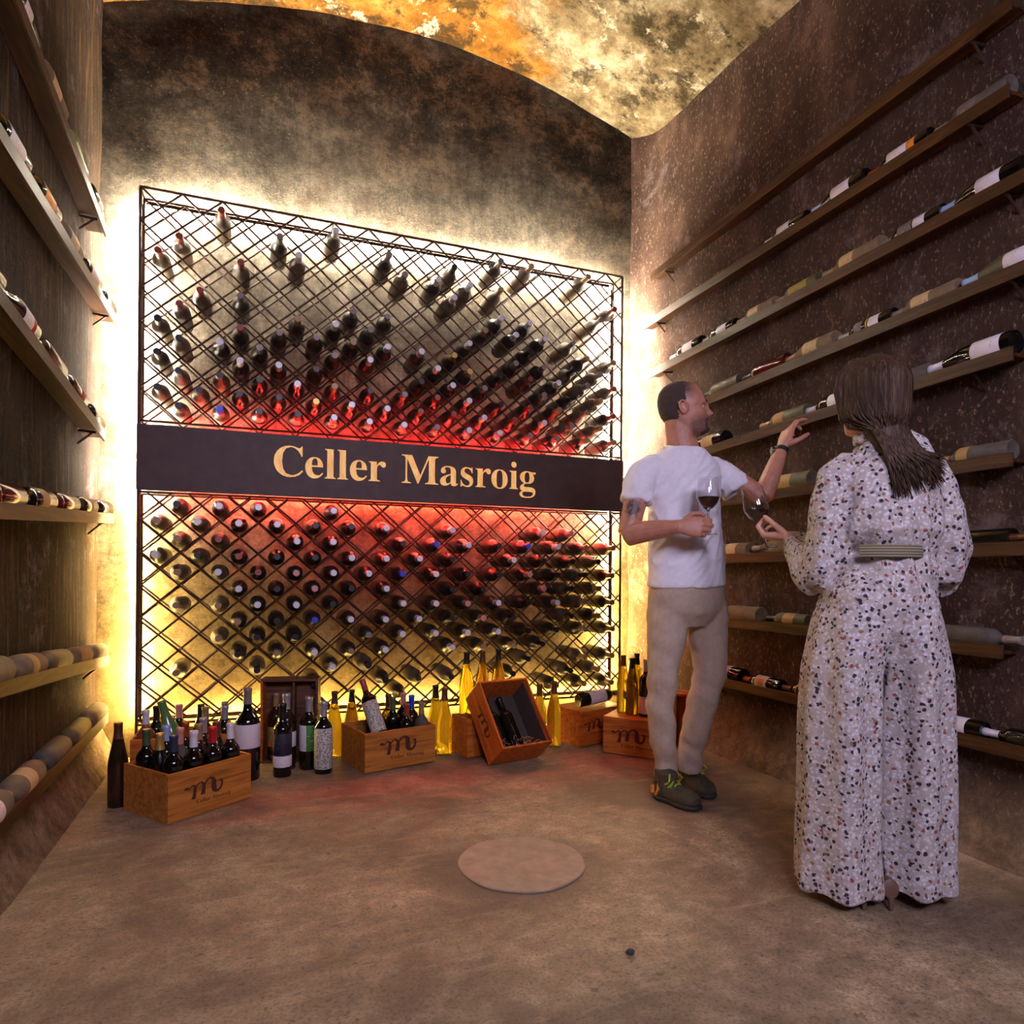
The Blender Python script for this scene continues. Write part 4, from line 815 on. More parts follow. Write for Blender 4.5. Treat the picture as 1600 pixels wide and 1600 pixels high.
for px, py, gl, cp, nm in [(729, 1019, 'yellow', 'black', 'nearest the sign-lettered crate'), (754, 1017, 'amber', 'brown', 'in the middle'), (779, 1014, 'amber', 'black', 'nearest the man')]:
    stand('flute', gl, cp, [], px, py, 'amber bottle atop the crate behind the tipped one, %s' % nm, z=3.7155 - (779 - px) * .00255, zb=.201)
for px, py, nm in [(843, 1069, 'nearest the tipped crate'), (866, 1065, 'nearest the lidded crate')]:
    stand('flute', 'yellow', 'brown', [], px, py, 'yellow bottle between tipped and lidded crates, %s' % nm, z=3.72, zb=.001)
q0 = P(903, 1106, 3.80); q1 = P(962, 1081, 3.92); q0.z = .197 + .039; q1.z = q0.z + .028
o = bottle('bordeaux', 'dark', 'tan', [('white', .22, .58)], 'dark bottle with white label lying on the lidded crate', 'bottles standing in and around the crates'); lay(o, q0, q1 - q0); face_label(o, -FW + Vector((0, 0, .6)))
T4 = 'on the branded crate beside the man'
for px, py, kind, gl, cp, labs, z, nm in [(974, 1024, 'flute', 'yellow', 'brown', [], 3.69, 'yellow bottle nearest the rack'), (988, 1028, 'flute', 'amber', 'black', [], 3.62, 'amber bottle in front'), (995, 1021, 'flute', 'yellow', 'black', [], 3.73, 'yellow bottle at the back'),
      (1010, 1031, 'bordeaux', 'black', 'silver', [('white', .06, .36)], 3.58, 'black bottle with white label and silver capsule'), (1019, 1026, 'burgundy', 'dark', 'black', [], 3.71, 'dark bottle against the trousers')]:
    stand(kind, gl, cp, labs, px, py, '%s %s' % (nm, T4), z=z, zb=.198)
on_floor('flute', 'amber', 'white', [], 1056, 1172, 'amber bottle seen through the gap between the man\'s legs', 1.05)

pb_ = onZ(985, 1491, 0)
m = M().ball((0, 0, .006), (.012, .009, .008), None, 9, 6)
for q in m.v: q.z = max(0.0, q.z + .002 * mnoise.noise(q * 200)); q.x *= 1 + .2 * mnoise.noise(q * 160)
o = build('stone_chip', m, plain('dark_stone_chip', (52, 46, 52), .8), angle=20); o.location = pb_; tag(o, 'tiny dark stone chip lying on the bare floor in front of the hatch', 'stone')

# ------------------------------------------------------------------ people
SKIN_M = plain('tanned_skin', (196, 138, 112), 0.5, 0, 0.07, 40, 0.15, Subsurface_Weight=0.06)
SKIN_W = plain('fair_skin', (216, 160, 136), 0.5, 0, 0.06, 40, 0.1, Subsurface_Weight=0.06)
HEADTAB = [(.118, .012, -.030, .012), (.112, .035, -.055, .036), (.098, .060, -.078, .055), (.078, .078, -.092, .067), (.050, .089, -.100, .0745), (.025, .0925, -.101, .0765), (.005, .0945, -.100, .076),
           (-.012, .086, -.096, .074), (-.030, .0865, -.088, .0715), (-.048, .0875, -.078, .068), (-.065, .088, -.066, .063), (-.082, .0865, -.055, .057), (-.098, .087, -.040, .050), (-.110, .082, -.022, .041), (-.120, .062, -.004, .026), (-.123, .045, .012, .012)]
def tab(z):
    T = HEADTAB
    if z >= T[0][0]: return T[0][1:]
    for a, b in zip(T, T[1:]):
        if b[0] <= z <= a[0]:
            t = (a[0] - z) / (a[0] - b[0]); t = t * t * (3 - 2 * t) * .5 + t * .5
            return tuple(p + (q - p) * t for p, q in zip(a[1:], b[1:]))
    return T[-1][1:]
def g(x, s): return exp(-(x / s) ** 2)
def head_pt(z, th, off=0.0, female=0):
    f, b, w = tab(z); cx = (f + b) / 2; a = (f - b) / 2
    c, s = cos(th), sin(th); pw = 2.25
    c2 = math.copysign(abs(c) ** (2 / pw), c); s2 = math.copysign(abs(s) ** (2 / pw), s)
    x = cx + (a + off) * c2; y = (w + off) * s2
    if c > 0:
        if z < -.02: y *= 1 - .10 * c * min(1, (-.02 - z) / .06)
        nz = max(0, .006 + (0.012 - z) / .052 * .024) if -.040 <= z <= .012 else (max(0, .030 * (1 - (-.040 - z) / .016)) if -.056 < z < -.040 else 0)
        ws = .009 + .006 * max(0, min(1, (.01 - z) / .05))
        x += nz * 1.12 * g(y, ws)
        x -= .011 * (g(y - .031, .014) + g(y + .031, .014)) * g(z + .007, .011)
        x += .005 * g(abs(y) - .028, .02) * g(z - .012, .008)
        x += .005 * g(y, .020) * (g(z + .067, .0055) + 1.1 * g(z + .080, .006)) - .004 * g(y, .022) * g(z + .0735, .0025)
        x -= .004 * g(y, .024) * g(z + .091, .006); x += .004 * g(y, .018) * g(z + .104, .010)
        x += .004 * g(abs(y) - .045, .018) * g(z + .028, .016)
    return Vector((x, y, z))
def head_mesh(m, mat, zr=(.118, -.123), nz=64, nt=72, off=0.0, mask=None):
    rows = []
    for j in range(nz + 1):
        z = zr[0] + (zr[1] - zr[0]) * j / nz
        rows.append([head_pt(z, 2 * pi * i / nt, off) for i in range(nt)])
    if mask is None:
        k = len(m.v); m.v += [mat @ p for r in rows for p in r]
        for j in range(nz):
            for i in range(nt): m.f.append([k + j * nt + i, k + j * nt + (i + 1) % nt, k + (j + 1) * nt + (i + 1) % nt, k + (j + 1) * nt + i])
        for j, zz, flip in ((0, zr[0] + .002, 0), (nz, zr[1] - .002, 1)):
            c = sum(rows[j], Vector()) / nt; c.z = zz; m.v.append(mat @ c); q = len(m.v) - 1
            for i in range(nt): f = [k + j * nt + i, q, k + j * nt + (i + 1) % nt]; m.f.append(f if flip else f[::-1])
    else:
        # a thin shell over the masked part; its edge sinks to the skin
        k = len(m.v); keep = {}
        for j in range(nz + 1):
            for i in range(nt):
                z = zr[0] + (zr[1] - zr[0]) * j / nz; th = 2 * pi * i / nt; q = mask(head_pt(z, th), z, th)
                keep[j, i] = q; m.v.append(mat @ head_pt(z, th, -.002 + (off + .002) * max(0, min(1, q))))
        for j in range(nz):
            for i in range(nt):
                c4 = [(j, i), (j, (i + 1) % nt), (j + 1, (i + 1) % nt), (j + 1, i)]
                if max(keep[c] for c in c4) > 0: m.f.append([k + a * nt + b for a, b in c4])
        if mask and zr[0] > .11:
            m.v.append(mat @ (sum((head_pt(zr[0], 2 * pi * i / nt) for i in range(nt)), Vector()) / nt + Vector((0, 0, .003)))); q = len(m.v) - 1
            for i in range(nt): m.f.append([k + (i + 1) % nt, k + i, q])
def ears(m, mat):
    for s in (1, -1):
        pts = [(-.004, .073, -.030), (.004, .078, -.018), (.006, .082, -.002), (.000, .086, .014), (-.012, .089, .021), (-.024, .090, .014), (-.028, .088, -.002), (-.020, .083, -.020), (-.010, .077, -.032)]
        m.loft([mat @ Vector((a, s * b, c)) for a, b, c in pts], [.0045, .0045, .004, .0042, .0048, .0052, .005, .0058, .0065], (0, 1, 0), 8)
        m.ball(mat @ Vector((-.010, s * .076, -.004)), (.014, .006, .022), mat.to_3x3())
def hand(m, wrist, d, nrm, curl, side=1, spread=.06, thumb=.5, sc=1.0, index=None):
    """wrist point, finger direction d, palm normal nrm (the way the palm faces); curl in radians per joint; side: +1 thumb toward d x nrm."""
    d = Vector(d).normalized(); nrm = Vector(nrm); nrm = (nrm - d * nrm.dot(d)).normalized(); sd = d.cross(nrm) * side
    k = sc
    m.loft([wrist - d * .03 * k, wrist + d * .012 * k, wrist + d * .045 * k, wrist + d * .082 * k], [(.026 * k, .019 * k), (.030 * k, .018 * k), (.040 * k, .0165 * k), (.041 * k, .0135 * k)], sd, 16, power=2.5)
    L = [(.043, .027, .021), (.047, .031, .022), (.044, .029, .021), (.034, .021, .019)]; off = [.030, .0105, -.0095, -.028]; bs = [.083, .088, .083, .074]
    for i in range(4):
        p = wrist + d * bs[i] * k + sd * off[i] * k - nrm * .002; dd = (d + sd * spread * (1.2 - i * .8)).normalized(); pts = [p - dd * .02 * k, p]; c = curl[i] if isinstance(curl, (list, tuple)) else curl
        if isinstance(c, (int, float)): c = (c, c * 1.05, c * .75)
        ax = dd.cross(nrm).normalized(); cur = dd
        for j in range(3):
            cur = Matrix.Rotation(c[j], 3, ax) @ cur; pts.append(pts[-1] + cur * L[i][j] * k * .5); pts.append(pts[-1] + cur * L[i][j] * k * .5)
        r0 = (.0092 if i < 3 else .0078) * k
        m.loft(pts, [r0, r0 * 1.05, r0 * .95, r0, r0 * .88, r0 * .92, r0 * .82, r0 * .68], sd, 10, dome=.9)
    p = wrist + d * .018 * k + sd * .026 * k + nrm * .008 * k; td = (d * .55 + sd * .62 + nrm * .55 * thumb).normalized()
    t2 = (d * .80 + sd * .15 + nrm * .75 * thumb).normalized(); t3 = (d * .75 - sd * .25 + nrm * .8 * thumb).normalized()
    m.loft([p, p + td * .022 * k, p + td * .046 * k, p + td * .046 * k + t2 * .03 * k, p + td * .046 * k + t2 * .03 * k + t3 * .026 * k], [.014 * k, .0135 * k, .0105 * k, .0102 * k, .0078 * k], nrm, 10, dome=.9)
def frame(f, up, o):
    f = Vector(f).normalized(); up = Vector(up); up = (up - f * up.dot(f)).normalized(); l = up.cross(f)
    return Matrix(((f.x, l.x, up.x, o.x), (f.y, l.y, up.y, o.y), (f.z, l.z, up.z, o.z), (0, 0, 0, 1)))
def wrinkle(me, fn):
    nn = [v.normal.copy() for v in me.vertices]; cc_ = [v.co.copy() for v in me.vertices]; out = []
    for c, n in zip(cc_, nn): out.extend(c + n * fn(c, n))
    me.vertices.foreach_set('co', out); me.update()
def cdir(a, b, c=0): return RT * a + FW * b + UP * c

# ---- the man
MB = P(1062, 1240, 2.86); MB.z = 0.0
lm = cdir(.90, .42)                                   # his left
hf = cdir(.985, -.14, .16); HC = P(1068, 640, 2.84); HM = frame(hf, cdir(-.13, .02, 1), HC)
Rs, Re, Rw = P(1004, 736, 2.76), P(981, 834, 2.70), P(1062, 823, 2.575)
Ls, Le, Lw = P(1124, 735, 2.92), P(1192, 777, 2.86), P(1222, 700, 2.93)
hipR, kneR, ankR = P(1040, 945, 2.81), P(1035, 1090, 2.80), P(1042, 1222, 2.87)
hipL, kneL, ankL = P(1105, 945, 2.88), P(1104, 1085, 2.86), P(1079, 1203, 2.95)
m = M(); head_mesh(m, HM); ears(m, HM)
m.loft([HM @ Vector((-.022, 0, -.035)), HM @ Vector((-.030, 0, -.09)), P(1068, 702, 2.84), P(1068, 722, 2.84)], [(.062, .060), (.060, .058), (.066, .063), (.10, .075)], lm, 18)
m.loft([P(1068, 716, 2.84), P(1069, 740, 2.84), P(1071, 800, 2.84), P(1073, 870, 2.84), P(1073, 940, 2.845)], [(.12, .07), (.165, .095), (.15, .095), (.14, .09), (.155, .10)], lm, 20)
m.loft([Rs, Rs.lerp(Re, .5), Re], [.052, .047, .041], RT, 14).loft([Re + (Re - Rs).normalized() * .012, Re.lerp(Rw, .3), Re.lerp(Rw, .7), Rw], [.041, .044, .036, (.024, .030)], UP, 14)
m.loft([Ls, Ls.lerp(Le, .5), Le], [.052, .045, .039], UP, 14).loft([Le, Le.lerp(Lw, .3), Le.lerp(Lw, .7), Lw], [.040, .041, .034, (.029, .024)], FW, 14)
for h_, k_, a_ in ((hipR, kneR, ankR), (hipL, kneL, ankL)): m.loft([h_, h_.lerp(k_, .5), k_], [.066, .055, .042], RT, 12).loft([k_, k_.lerp(a_, .4), a_], [.042, .036, .028], RT, 12)
G1 = P(1107, 836, 2.585)          # foot of his glass
hand(m, Rw, cdir(.93, -.30, -.02), cdir(.25, .9, -.1), [(.75, .9, .7), (.8, 1.0, .75), (.85, 1.0, .75), (.9, 1.0, .8)], side=1, spread=.02, thumb=.7, sc=.98)
hand(m, Lw, cdir(.36, .12, .93), cdir(.82, .25, -.26), [(.22, .55, .4), (.32, .65, .5), (.5, .75, .6), (.65, .85, .6)], side=-1, thumb=.8, spread=.05)
me = fuse(m, .0036, 2, .45)
man = place_mesh('person', me, SKIN_M, None, MB)
tag(man, 'man in a white T-shirt pointing at a shelved bottle while holding a wine glass', 'person')
def clamp(x): return max(0.0, min(1.0, x))
def hairmask(p, z, th):
    s = abs(p.y); n = .010 * mnoise.noise(Vector((s * 40, z * 40, p.x * 40)))
    front = (.022 + n - p.x + .25 * max(0, z - .09)) / .03                 # far receded hairline
    low = z - (-.004 if p.x > -.03 else -.055 - .1 * (p.x + .06))
    if -.032 < p.x < .012: low = z - (.012 if p.x > -.028 else -.01)
    return min(front, low / .022)
STUB = plain('cropped_brown_hair', (62, 48, 42), 0.9, 0, 0.35, 260, 0.5)
m = M(); head_mesh(m, HM, (.118, -.075), 70, 96, .0026, hairmask); build('hair', m, STUB, man, angle=180)
def beardmask(p, z, th):
    s = abs(p.y)
    if p.x < .05 or z > -.050: return -1
    chin = min((-.084 - z) / .008, (.036 - s) / .01); must = min((-.0555 - z) / .004, (z + .0655) / .004, (.027 - s) / .006); sidez = min((s - .021) / .004, (.034 - s) / .004, (-.058 - z) / .006)
    return max(chin, must, sidez)
m = M(); head_mesh(m, HM, (.0, -.122), 90, 128, .0026, beardmask); build('beard', m, plain('short_dark_beard', (62, 42, 36), 0.9, 0, 0.4, 260, 0.4), man, angle=180)
IM = HM.inverted(); at_ = man.data.attributes.new('stubble', 'FLOAT', 'POINT'); vals = []
for v in man.data.vertices:
    q = IM @ (v.co + man.location); k = 0.0
    if q.length < .2 and q.z > -.16:
        if q.x > .0: k = clamp((-.035 - q.z - .35 * max(0, .05 - q.x)) / .03) * clamp(q.x / .02) * .8 * clamp((q.z + .140) / .02)
        k = max(k, .97 * clamp((.058 - q.x) / .036) * clamp((q.z - .02) / .04))
        if abs(q.y) < .022 and -.078 < q.z < -.066: k *= .2
    vals.append(k)
at_.data.foreach_set('value', vals)
t = NT('stubbled_skin'); an = t.new('Attribute', attribute_name='stubble'); v = t.coord()
c = t.ramp(t.noise(v, 40, 4), [(.3, lin((164, 108, 86))), (.7, lin((186, 128, 104)))])
c = t.mix(t.math('MULTIPLY', an.outputs['Fac'], t.ramp(t.noise(v, 300, 2), [(.3, .7), (.7, 1.0)])), c, lin((66, 48, 44)))
tat = t.new('VectorMath', operation='DISTANCE'); t.link(t.tc.outputs['Object'], tat.inputs[0]); tat.inputs[1].default_value = tuple(P(988, 791, 2.66) - man.location)
c = t.mix(t.math('MULTIPLY', t.ramp(tat.outputs['Value'], [(.035, .85), (.052, 0.0)]), t.ramp(t.noise(v, 45, 4), [(.38, 0.0), (.46, 1.0)])), c, lin((52, 46, 52)))
t.base(c); t.set(Roughness=.5, Subsurface_Weight=.05); t.bump(t.noise(v, 120, 4), .12, .002); man.data.materials[0] = t.m
for s in (1, -1):
    m = M().ball(HM @ Vector((.0690, s * .031, -.008)), .0112); e = build('eye', m, plain('eye_white', (176, 160, 154), 0.3), man, angle=180)
    m = M().ball(HM @ Vector((.0765, s * .031, -.007)), (.0046, .0058, .0058), HM.to_3x3()); build('iris', m, plain('dark_iris', (36, 24, 18), 0.15), e, org=man.location, angle=180)
    m = M().loft([HM @ head_pt(.012 + .004 * (1 - abs(t)), s * (.30 + .16 * t), .001) for t in (-1, -.5, 0, .5, 1)], [.002, .0034, .0036, .003, .0016], UP, 8); build('eyebrow', m, STUB, man)
# clothes
TEE = plain('white_cotton_jersey', (222, 216, 222), 0.9, 0, 0.05, 60, 0.25)
def tee_fold(c, n):
    p = c
    a = mnoise.noise(Vector((p.x * 9 + p.z * 5, p.y * 9, p.z * 4))); b = mnoise.noise(Vector((p.x * 20 - p.z * 14, p.y * 20, p.z * 12 + 7)))
    lowr = max(0, min(1, (1.45 - p.z) / .5))
    return (.013 * a + .008 * (1 - abs(b) * 2.2)) * (.35 + lowr) * max(.25, min(1, (p.z - .93) / .12))
m = M()
m.loft([P(1068, 702, 2.835), P(1068, 710, 2.835), P(1067, 724, 2.835), P(1067, 745, 2.84), P(1069, 790, 2.84), P(1071, 840, 2.84), P(1072, 885, 2.84), P(1072, 916, 2.845)],
       [(.085, .080), (.125, .088), (.172, .100), (.180, .112), (.163, .115), (.160, .117), (.172, .124), (.181, .132)], lm, 32, dome=.02)
m.loft([P(1040, 728, 2.80), P(1020, 731, 2.775), P(1005, 742, 2.765), P(997, 763, 2.745), P(994, 785, 2.735)], [.050, .058, .062, .061, .061], RT, 20, dome=.02)
m.loft([P(1092, 730, 2.87), P(1110, 733, 2.90), P(1128, 744, 2.92), P(1146, 758, 2.905), P(1153, 768, 2.895)], [.050, .058, .064, .066, .068], UP, 20, dome=.02)
me = fuse(m, .006, 14, .5); wrinkle(me, tee_fold)
tee = place_mesh('t_shirt', me, TEE, man)
m = M(); nk = P(1068, 702, 2.835)
ring = [nk + lm * (.074 * cos(a)) + UP.cross(lm).normalized() * (.072 * sin(a)) + UP * (.004 + .016 * sin(a)) for a in [2 * pi * i / 28 for i in range(29)]]
m.loft(ring, [.006] * 29, UP, 8, cap=False); build('collar', m, TEE, tee, org=man.location)
CHINO = plain('taupe_cotton_twill', (174, 152, 132), 0.9, 0, 0.08, 70, 0.3)
m = M()
m.loft([P(1073, 908, 2.845), P(1073, 930, 2.845), P(1073, 952, 2.85), P(1072, 978, 2.85)], [(.168, .118), (.178, .126), (.172, .122), (.105, .085)], lm, 28, dome=.05)
m.loft([P(1046, 925, 2.825), P(1043, 960, 2.815), P(1041, 1000, 2.80), P(1033, 1060, 2.79), P(1031, 1095, 2.80), P(1035, 1140, 2.83), P(1039, 1180, 2.86), P(1042, 1214, 2.88)], [.072, .088, .080, .062, .060, .058, .055, .055], RT, 24, dome=.03)
m.loft([P(1102, 925, 2.87), P(1105, 960, 2.885), P(1106, 1000, 2.88), P(1109, 1050, 2.86), P(1099, 1092, 2.87), P(1087, 1135, 2.91), P(1079, 1172, 2.95), P(1077, 1203, 2.965)], [.074, .090, .082, .068, .064, .060, .056, .060], RT, 24, dome=.03)
me = fuse(m, .006, 18, .5)
def chino_fold(c, n):
    k = max(0, 1 - abs(c.z - .50) / .22) + max(0, 1 - abs(c.z - .14) / .16) * 1.2 + .3
    a = mnoise.noise(Vector((c.x * 7, c.y * 7, c.z * 16 + c.x * 8))); return .011 * a * k + .004 * mnoise.noise(c * 22)
wrinkle(me, chino_fold); place_mesh('trousers', me, CHINO, man)
SUEDE = plain('dark_olive_suede', (66, 58, 40), 0.85, 0, 0.3, 50, 0.4); SOLE = plain('dark_rubber_sole', (44, 36, 30), 0.7); LACE = plain('yellow_green_shoelace', (150, 166, 40), 0.6); TRIM = plain('orange_heel_tab', (190, 118, 30), 0.6)
def shoe(heel, toe, nm):
    d = (toe - heel); d.z = 0; L = d.length; d.normalize(); s = UP.cross(d); h = Vector((heel.x, heel.y, 0))
    def q(a, z, b=0): return h + d * (a * L) + UP * z + s * b
    m = M().loft([q(.02, .055), q(.12, .050), q(.35, .046), q(.6, .040), q(.8, .036), q(.95, .030)], [(.033, .045), (.040, .045), (.041, .041), (.046, .036), (.047, .028), (.034, .020)], s, 20, power=2.4)
    m.loft([q(.16, .05), q(.18, .09), q(.19, .125)], [(.042, .060), (.038, .052), (.040, .054)], s, 20)
    me = fuse(m, .0045, 4); o = place_mesh('shoe', me, SUEDE, man)
    m = M().loft([q(-.03, .012), q(.1, .012), q(.35, .012), q(.65, .012), q(.88, .012), q(1.0, .014)], [(.028, .012), (.040, .012), (.038, .012), (.049, .012), (.047, .012), (.026, .010)], s, 18, power=3); build('sole', m, SOLE, o, org=man.location)
    m = M()
    for i in range(5):
        a = .30 + i * .075; z = .100 - i * .010
        m.loft([q(a, z - .022, -.034), q(a + .02, z, -.012), q(a + .035, z + .004, .010), q(a + .05, z - .018, .034)], [.0046] * 4, UP, 6).loft([q(a, z - .022, .034), q(a + .02, z, .012), q(a + .035, z + .004, -.010), q(a + .05, z - .018, -.034)], [.0046] * 4, UP, 6)
    for sd in (-1, 1): m.loft([q(.33, .108), q(.38, .122, sd * .025), q(.44, .10, sd * .044), q(.40, .085, sd * .03)], [.0042] * 4, UP, 6)
    build('lace', m, LACE, o, org=man.location)
    m = M().loft([q(.02, .035, -.046), q(.0, .06, -.040), q(.0, .06, -.03)], [.009, .010, .006], UP, 8).loft([q(.10, .03, -.045), q(.17, .055, -.046), q(.12, .09, -.045)], [.006, .007, .005], UP, 8); build('heel_tab', m, TRIM, o, org=man.location)
shoe(onZ(1029, 1247, 0), onZ(1092, 1268, 0), 'r'); shoe(onZ(1074, 1226, 0), onZ(1110, 1250, 0), 'l')
dw = (Lw - Le).normalized(); wa = Lw - dw * .015
m = M().loft([wa - dw * .009, wa + dw * .009], [(.034, .030)] * 2, FW, 20, dome=.01); wt = build('wristwatch', m, plain('black_watch_strap', (22, 22, 24), 0.5), man)
m = M().loft([wa - RT * .030 - dw * .0, wa - RT * .041], [.018, .017], dw, 18, dome=.05); build('watch_case', m, plain('dark_watch_steel', (60, 60, 64), 0.3, 0.8), wt, org=man.location)

# ---- wine glasses
GLS = see_through('clear_glass', (250, 250, 252), 1.0)
WINE = plain('red_wine', (46, 6, 12), 0.06, 0, 0.1, 10)
def glass_prof(): return [(.0, .000), (.033, .000), (.036, .0015), (.033, .003), (.012, .006), (.005, .012), (.0036, .03), (.0036, .085), (.006, .096), (.018, .104), (.034, .122), (.0425, .143), (.0435, .152), (.040, .185), (.035, .222)]
def inner(): return [(.0338, .222), (.0388, .185), (.0423, .152), (.0413, .143), (.0328, .1235), (.017, .106), (.0, .101)]
def wineglass(foot, ax, label, level):
    ax = Vector(ax).normalized(); q = ax.to_track_quat('Z', 'Y').to_matrix()
    m = M().lathe(glass_prof() + inner(), 40); m.v = [q @ p for p in m.v]; o = build('wine_glass', m, GLS, angle=70); o.location = foot; tag(o, label, 'glass', 'wine glasses in hand')
    bm = bmesh.new(); t = M().lathe([(max(0, r - .0006), z + .0004) for r, z in inner()], 40); me = t.mesh('wine', False); me.transform(q.to_4x4()); bm.from_mesh(me)
    r_ = bmesh.ops.bisect_plane(bm, geom=bm.verts[:] + bm.edges[:] + bm.faces[:], plane_co=(q @ Vector((0, 0, level))), plane_no=(0, 0, 1), clear_outer=True)
    bmesh.ops.holes_fill(bm, edges=[e for e in bm.edges if e.is_boundary]); bmesh.ops.recalc_face_normals(bm, faces=bm.faces); bm.to_mesh(me); bm.free(); me.shade_smooth(); me.set_sharp_from_angle(angle=radians(40))
    link('wine', me, WINE, o); return o
wineglass(G1, cdir(-.01, .03, 1), 'upright glass of red wine in the man\'s hand', .146)

# ---- the woman
WB = P(1370, 1412, 1.98); WB.z = 0
lw = cdir(-.97, .24)                  # her left: toward the photo's left and away
wf = cdir(-.24, -.97) * -1; wf = cdir(.10, .99)
wf = cdir(-.20, .98); lw = UP.cross(wf)
WH_ = P(1362, 622, 2.0); WM = frame(cdir(-.42, .90, .02), cdir(.02, 0, 1), WH_)
wLs, wLe, wLw = P(1330, 728, 2.02), P(1277, 896, 2.04), P(1234, 838, 2.28)
wRs, wRe, wRw = P(1450, 728, 2.0), P(1482, 878, 2.03), P(1440, 862, 2.24)
WK = WM @ Matrix.Scale(.91, 4); m = M(); head_mesh(m, WK, nz=56, nt=60); ears(m, WK)
m.loft([WM @ Vector((-.02, 0, -.04)), WM @ Vector((-.03, 0, -.10)), P(1374, 692, 2.0), P(1380, 712, 2.0)], [.050, .048, (.055, .052), (.09, .06)], lw, 16)
m.loft([P(1386, 706, 2.0), P(1389, 730, 2.0), P(1390, 790, 2.0), P(1390, 860, 2.0), P(1376, 950, 2.0), P(1372, 990, 2.0)], [(.08, .05), (.125, .075), (.115, .08), (.105, .08), (.15, .10), (.14, .10)], lw, 18)
m.loft([wLs, wLs.lerp(wLe, .5), wLe], [.042, .034, .028], RT, 12).loft([wLe, wLe.lerp(wLw, .4), wLw], [.028, .029, (.021, .026)], UP, 12)
m.loft([wRs, wRs.lerp(wRe, .5), wRe], [.042, .038, .034], RT, 12).loft([wRe, wRe.lerp(wRw, .4), wRw], [.034, .033, (.021, .026)], UP, 12)
for a, b in ((1312, 1340), (1424, 1396)): m.loft([P(a + 15 * (1 if a < 1370 else -1), 985, 2.0), P(a, 1190, 2.0), P(b, 1385, 2.0)], [.075, .050, .034], RT, 12)
hand(m, wLw, cdir(-.86, .48, .02), cdir(.05, .1, 1), [(.95, 1.2, .9), (1.0, 1.2, .9), (1.0, 1.2, .9), (1.05, 1.2, .9)], side=-1, spread=.03, thumb=.9, sc=.92)
hand(m, wRw, cdir(-.6, .8, .05), cdir(-.3, -.2, .8), .5, side=1, sc=.9)
me = fuse(m, .005, 3, .45); wom = place_mesh('person', me, SKIN_W, None, WB)
tag(wom, 'woman seen from behind in a spotted pale jumpsuit, holding out a wine glass', 'person')
for s in (1, -1):
    m = M().ball(WK @ Vector((.0690, s * .031, -.008)), .0104); e = build('eye', m, MATS['eye_white'], wom, angle=180)
    m = M().ball(WK @ Vector((.0765, s * .031, -.007)), (.0046, .0058, .0058), WM.to_3x3()); build('iris', m, MATS['dark_iris'], e, org=wom.location, angle=180)
def spotted():
    t = NT('spotted_viscose_print'); v = t.coord(); base = t.ramp(t.noise(v, 30, 3), [(.35, lin((160, 148, 142))), (.65, lin((182, 169, 162)))])
    wv = t.new('Mapping'); nz_ = t.new('TexNoise'); nz_.inputs['Scale'].default_value = 60; t.link(v, nz_.inputs['Vector'])
    def warp(sc, amt):
        n = t.new('VectorMath', operation='SCALE'); t.link(nz_.outputs['Color'], n.inputs[0]); n.inputs[3].default_value = amt
        a = t.new('VectorMath', operation='ADD'); t.link(v, a.inputs[0]); t.link(n.outputs[0], a.inputs[1]); return a.outputs[0]
    v2 = warp(60, .016)
    d, c = t.voro(v2, 88); base = t.mix(t.ramp(d, [(.28, .75), (.5, 0.0)]), base, lin((214, 207, 216)))
    d, c = t.voro(v2, 70); sx = t.new('SeparateColor'); t.link(c, sx.inputs[0])
    dot = t.ramp(d, [(.34, 1.0), (.42, 0.0)])
    base = t.mix(t.math('MULTIPLY', dot, t.math('LESS_THAN', sx.outputs[0], .40)), base, lin((46, 32, 40)))
    base = t.mix(t.math('MULTIPLY', dot, t.math('GREATER_THAN', sx.outputs[0], .90)), base, lin((140, 72, 58)))
    base = t.mix(t.math('MULTIPLY', dot, t.math('MULTIPLY', t.math('GREATER_THAN', sx.outputs[0], .82), t.math('LESS_THAN', sx.outputs[0], .90))), base, lin((134, 104, 66)))
    t.base(base); t.set(Roughness=0.85); t.bump(t.noise(v, 120, 3), .15, .002); return t.m
SPOT = spotted()
m = M()
m.loft([P(1362, 682, 2.0), P(1372, 694, 2.0), P(1384, 712, 2.0), P(1390, 740, 2.0), P(1389, 790, 2.0), P(1388, 830, 2.0), P(1390, 850, 2.0), P(1391, 866, 2.0), P(1388, 885, 2.0), P(1374, 940, 2.0), P(1370, 985, 2.0), P(1370, 1020, 2.0)],
       [(.066, .062), (.082, .072), (.138, .088), (.154, .110), (.154, .122), (.150, .128), (.128, .112), (.112, .100), (.130, .115), (.170, .138), (.155, .115), (.08, .06)], lw, 36, dome=.05)
m.loft([P(1337, 722, 2.0), P(1313, 750, 2.01), P(1299, 800, 2.02), P(1293, 850, 2.03), P(1285, 890, 2.04), P(1280, 914, 2.05)], [.050, .064, .070, .066, .064, .050], RT, 22)
m.loft([P(1278, 905, 2.04), P(1266, 890, 2.10), P(1258, 868, 2.18), P(1249, 850, 2.24), P(1244, 842, 2.265)], [(.060, .050), (.060, .064), (.056, .056), (.046, .042), (.036, .034)], UP, 22, dome=.02)
m.loft([P(1446, 722, 2.0), P(1457, 760, 2.0), P(1468, 810, 2.0), P(1477, 860, 2.02), P(1472, 905, 2.04)], [.050, .060, .066, .069, .058], RT, 22)
m.loft([P(1474, 905, 2.04), P(1462, 895, 2.12), P(1448, 872, 2.20)], [(.06, .06), (.060, .060), (.045, .04)], UP, 20, dome=.02)
